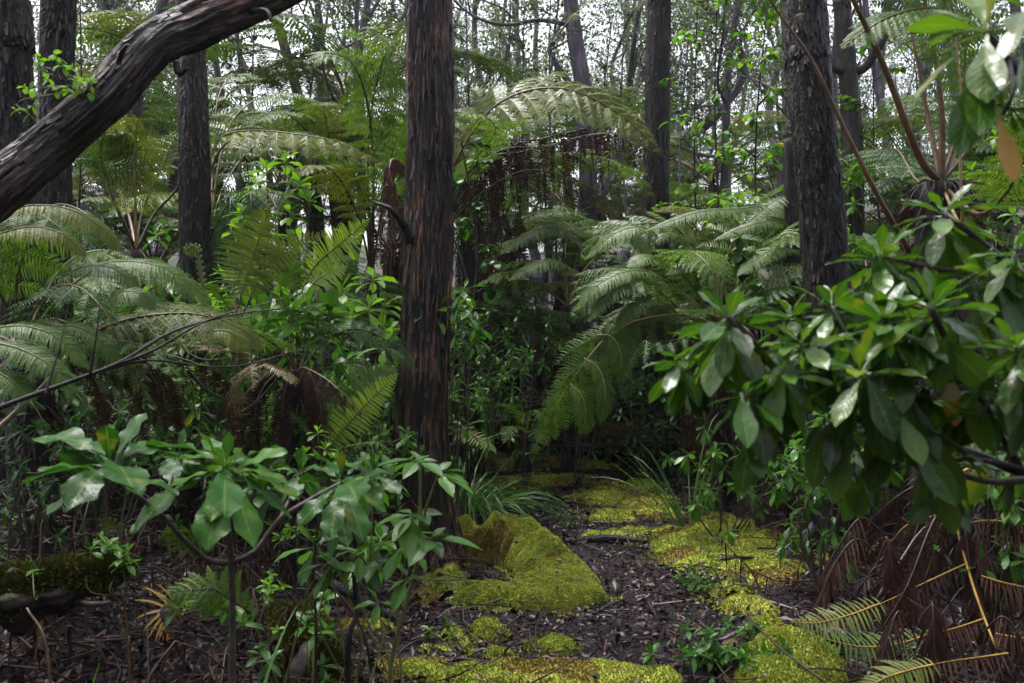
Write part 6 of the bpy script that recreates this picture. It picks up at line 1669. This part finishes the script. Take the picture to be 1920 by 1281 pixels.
TP = [far_tree(201, 11, .13, .5, nl=8), far_tree(202, 12, .10, .3, nl=7, lo=.35), far_tree(203, 10, .09, .7, nl=9, lo=.25), far_tree(204, 12, .15, .4, nl=9, lo=.3), far_tree(205, 9, .07, .5, nl=7, lo=.3)]
TS = [(-150, 16, 0, 3), (20, 18, 1, 0), (75, 24, 3, 4), (160, 15, 2, 12), (215, 22, 0, -3), (265, 13.5, 1, 2), (300, 19, 3, 1), (330, 25, 2, 3), (410, 27, 0, -6), (440, 14.5, 0, -16), (520, 16, 1, 1), (545, 24, 3, 4), (590, 19, 1, 1), (620, 15, 4, 3), (655, 27, 2, 5), (697, 13.5, 4, 0), (725, 22, 1, 3), (745, 30, 3, 0), (870, 26, 0, 4), (890, 20, 2, -3), (930, 17, 0, -12), (985, 24, 3, 2), (1020, 30, 1, 6), (1048, 15.5, 3, 2), (1085, 26, 2, 10), (1112, 19, 1, 7), (1140, 28, 0, 5), (1165, 22, 4, 8), (1200, 17.5, 2, -3), (1275, 21, 3, 2), (1305, 27, 1, -6), (1340, 17, 2, -4), (1386, 14, 4, 0), (1425, 22, 0, 3), (1460, 28, 3, 2), (1485, 14, 1, 1), (1560, 20, 1, 2), (1625, 13, 4, 1), (1650, 12.5, 4, 2), (1680, 20, 3, 3), (1720, 26, 0, -2), (1790, 18, 1, 3), (1850, 24, 2, 2), (1930, 17, 0, -4), (2050, 20, 3, 2), (960, 34, 1, 2), (1250, 34, 0, 3), (600, 34, 2, 2), (350, 33, 3, 2), (1400, 33, 1, -3)]
_r = random.Random(5)
TS += [(px + _r.uniform(-25, 25), _r.uniform(23, 44), _r.randrange(5), _r.uniform(-6, 6)) for px in range(-150, 2100, 64)]
used, row = set(), []
for px, dd, k, lean in TS:
    t = TP[k] if k not in used else copy_tree(TP[k])
    used.add(k)
    p = onground(at(px, 640, dd)) - UP * .05
    move(t, p, rng.uniform(0, 6.28), rng.uniform(.9, 1.15), 0, 0)
    # lean in the picture plane about the foot, after the turn about its own axis
    from mathutils import Matrix
    t.rotation_mode = 'QUATERNION'
    t.rotation_quaternion = (Matrix.Rotation(math.radians(lean + rng.normal(0, 1.5)), 3, 'Y') @ Matrix.Rotation(rng.uniform(0, 6.28), 3, 'Z')).to_quaternion()
    t['group'] = 'slim trees standing back in the mist'
    row.append((px, t))
place_labels(row, 'slim misty tree far back {}')

# ------------------------------------------------------------------ undergrowth that reads as one mass
def undergrowth():
    rng = np.random.default_rng(88)
    mb, dk = MB(), MB()
    n = 0
    for k in range(1500):
        y = 7.6 + 18 * rng.random() ** 1.5
        x = (rng.random() * 2 - 1) * (.62 * y + 1)
        if y < 12.6 and -.75 < x < 2.4 - .05 * y:
            continue
        p = onground(A(x, y, 0))
        h = rng.uniform(.25, 1.35) * (1 + .02 * y)
        if k % 4 == 0:
            p = onground(A(rng.uniform(-.9, 2.4), rng.uniform(12.7, 15.5), 0))
        top = p + A(rng.normal(0, .2), rng.normal(0, .2), h)
        tube(mb, np.stack([p, (p + top) / 2 + rng.normal(0, .05, 3), top]), [.008, .006, .003], 4, 1, cap=False)
        for j in range(3):
            q = top + rng.normal(0, .2, 3) - UP * j * h * .2
            rosette(mb, q, UP + rng.normal(0, .4, 3), 8, rng.uniform(.10, .2), rng.uniform(.035, .06), el=(55, -45), K=3, rng=rng, bend=.7)
    tag(mb.build('undergrowth', [M['leaf_gloss'], M['bark_twig']]), 'dim leafy undergrowth filling the forest floor behind the path', 'undergrowth', kind='stuff')


undergrowth()


def dead_tangle():
    """brown fallen fern litter, sticks and vines under the thickets"""
    rng = np.random.default_rng(89)
    mb = MB()
    for k in range(1500):
        y = rng.uniform(3.6, 13)
        x = (rng.random() * 2 - 1) * (.6 * y + .3)
        c = .75 - .03 * (y - 5)
        if abs(x - c) < (1.15 if y > 4.5 else 1.6) or (abs(x) < .9 and y < 12 and x > -1.0):
            continue
        p = onground(A(x, y, 0)) + UP * rng.uniform(.0, .25)
        az = rng.uniform(0, 6.28)
        l = rng.uniform(.3, 1.1)
        d = A(math.cos(az), math.sin(az), rng.normal(.05, .3)) * l
        Q = crv([p, p + d * .5 + UP * rng.uniform(0, .2) + rng.normal(0, .08, 3), p + d - UP * .05], 7)
        r = rng.uniform(.002, .008)
        tube(mb, Q, np.linspace(r, r * .3, 7), 4, 0, cap=False)
        if rng.random() < .6:
            m = 26
            u = rng.uniform(.1, 1, m)
            B = np.stack([np.interp(u, np.linspace(0, 1, 7), Q[:, c_]) for c_ in range(3)], -1)
            leaves(mb, B, rng.normal(0, .5, (m, 3)) + A(0, 0, -.8), rng.uniform(.06, .2, m), .012, .5, 'strap', 3, 2, 0, 0, rng=rng, mat=1)
    tag(mb.build('dead_fern_litter', [M['twig'], M['frond_dead']]), 'brown tangle of dead fern fronds and sticks under the thickets', 'dead fern litter', kind='stuff')


dead_tangle()

# ------------------------------------------------------------------ air
HAZE = .0007
m, nt, out = _mat("haze")
pv = nt.nodes.new("ShaderNodeVolumePrincipled")
pv.inputs['Color'].default_value = (.86, .85, .93, 1)
pv.inputs['Density'].default_value = HAZE
pv.inputs['Anisotropy'].default_value = .3
nt.links.new(pv.outputs[0], out.inputs['Volume'])
mb = MB()
x, y0, y1, z0, z1 = 92, -13, 138, -2, 32
V = np.array([(-x, y0, z0), (x, y0, z0), (x, y1, z0), (-x, y1, z0), (-x, y0, z1), (x, y0, z1), (x, y1, z1), (-x, y1, z1)], float)
mb.add(V, [(3, 2, 1, 0), (4, 5, 6, 7), (0, 1, 5, 4), (1, 2, 6, 5), (2, 3, 7, 6), (3, 0, 4, 7)])
if HAZE:
    tag(mb.build('haze', [m], smooth=False), 'thin pale mist hanging between the far trees', 'mist', kind='stuff')
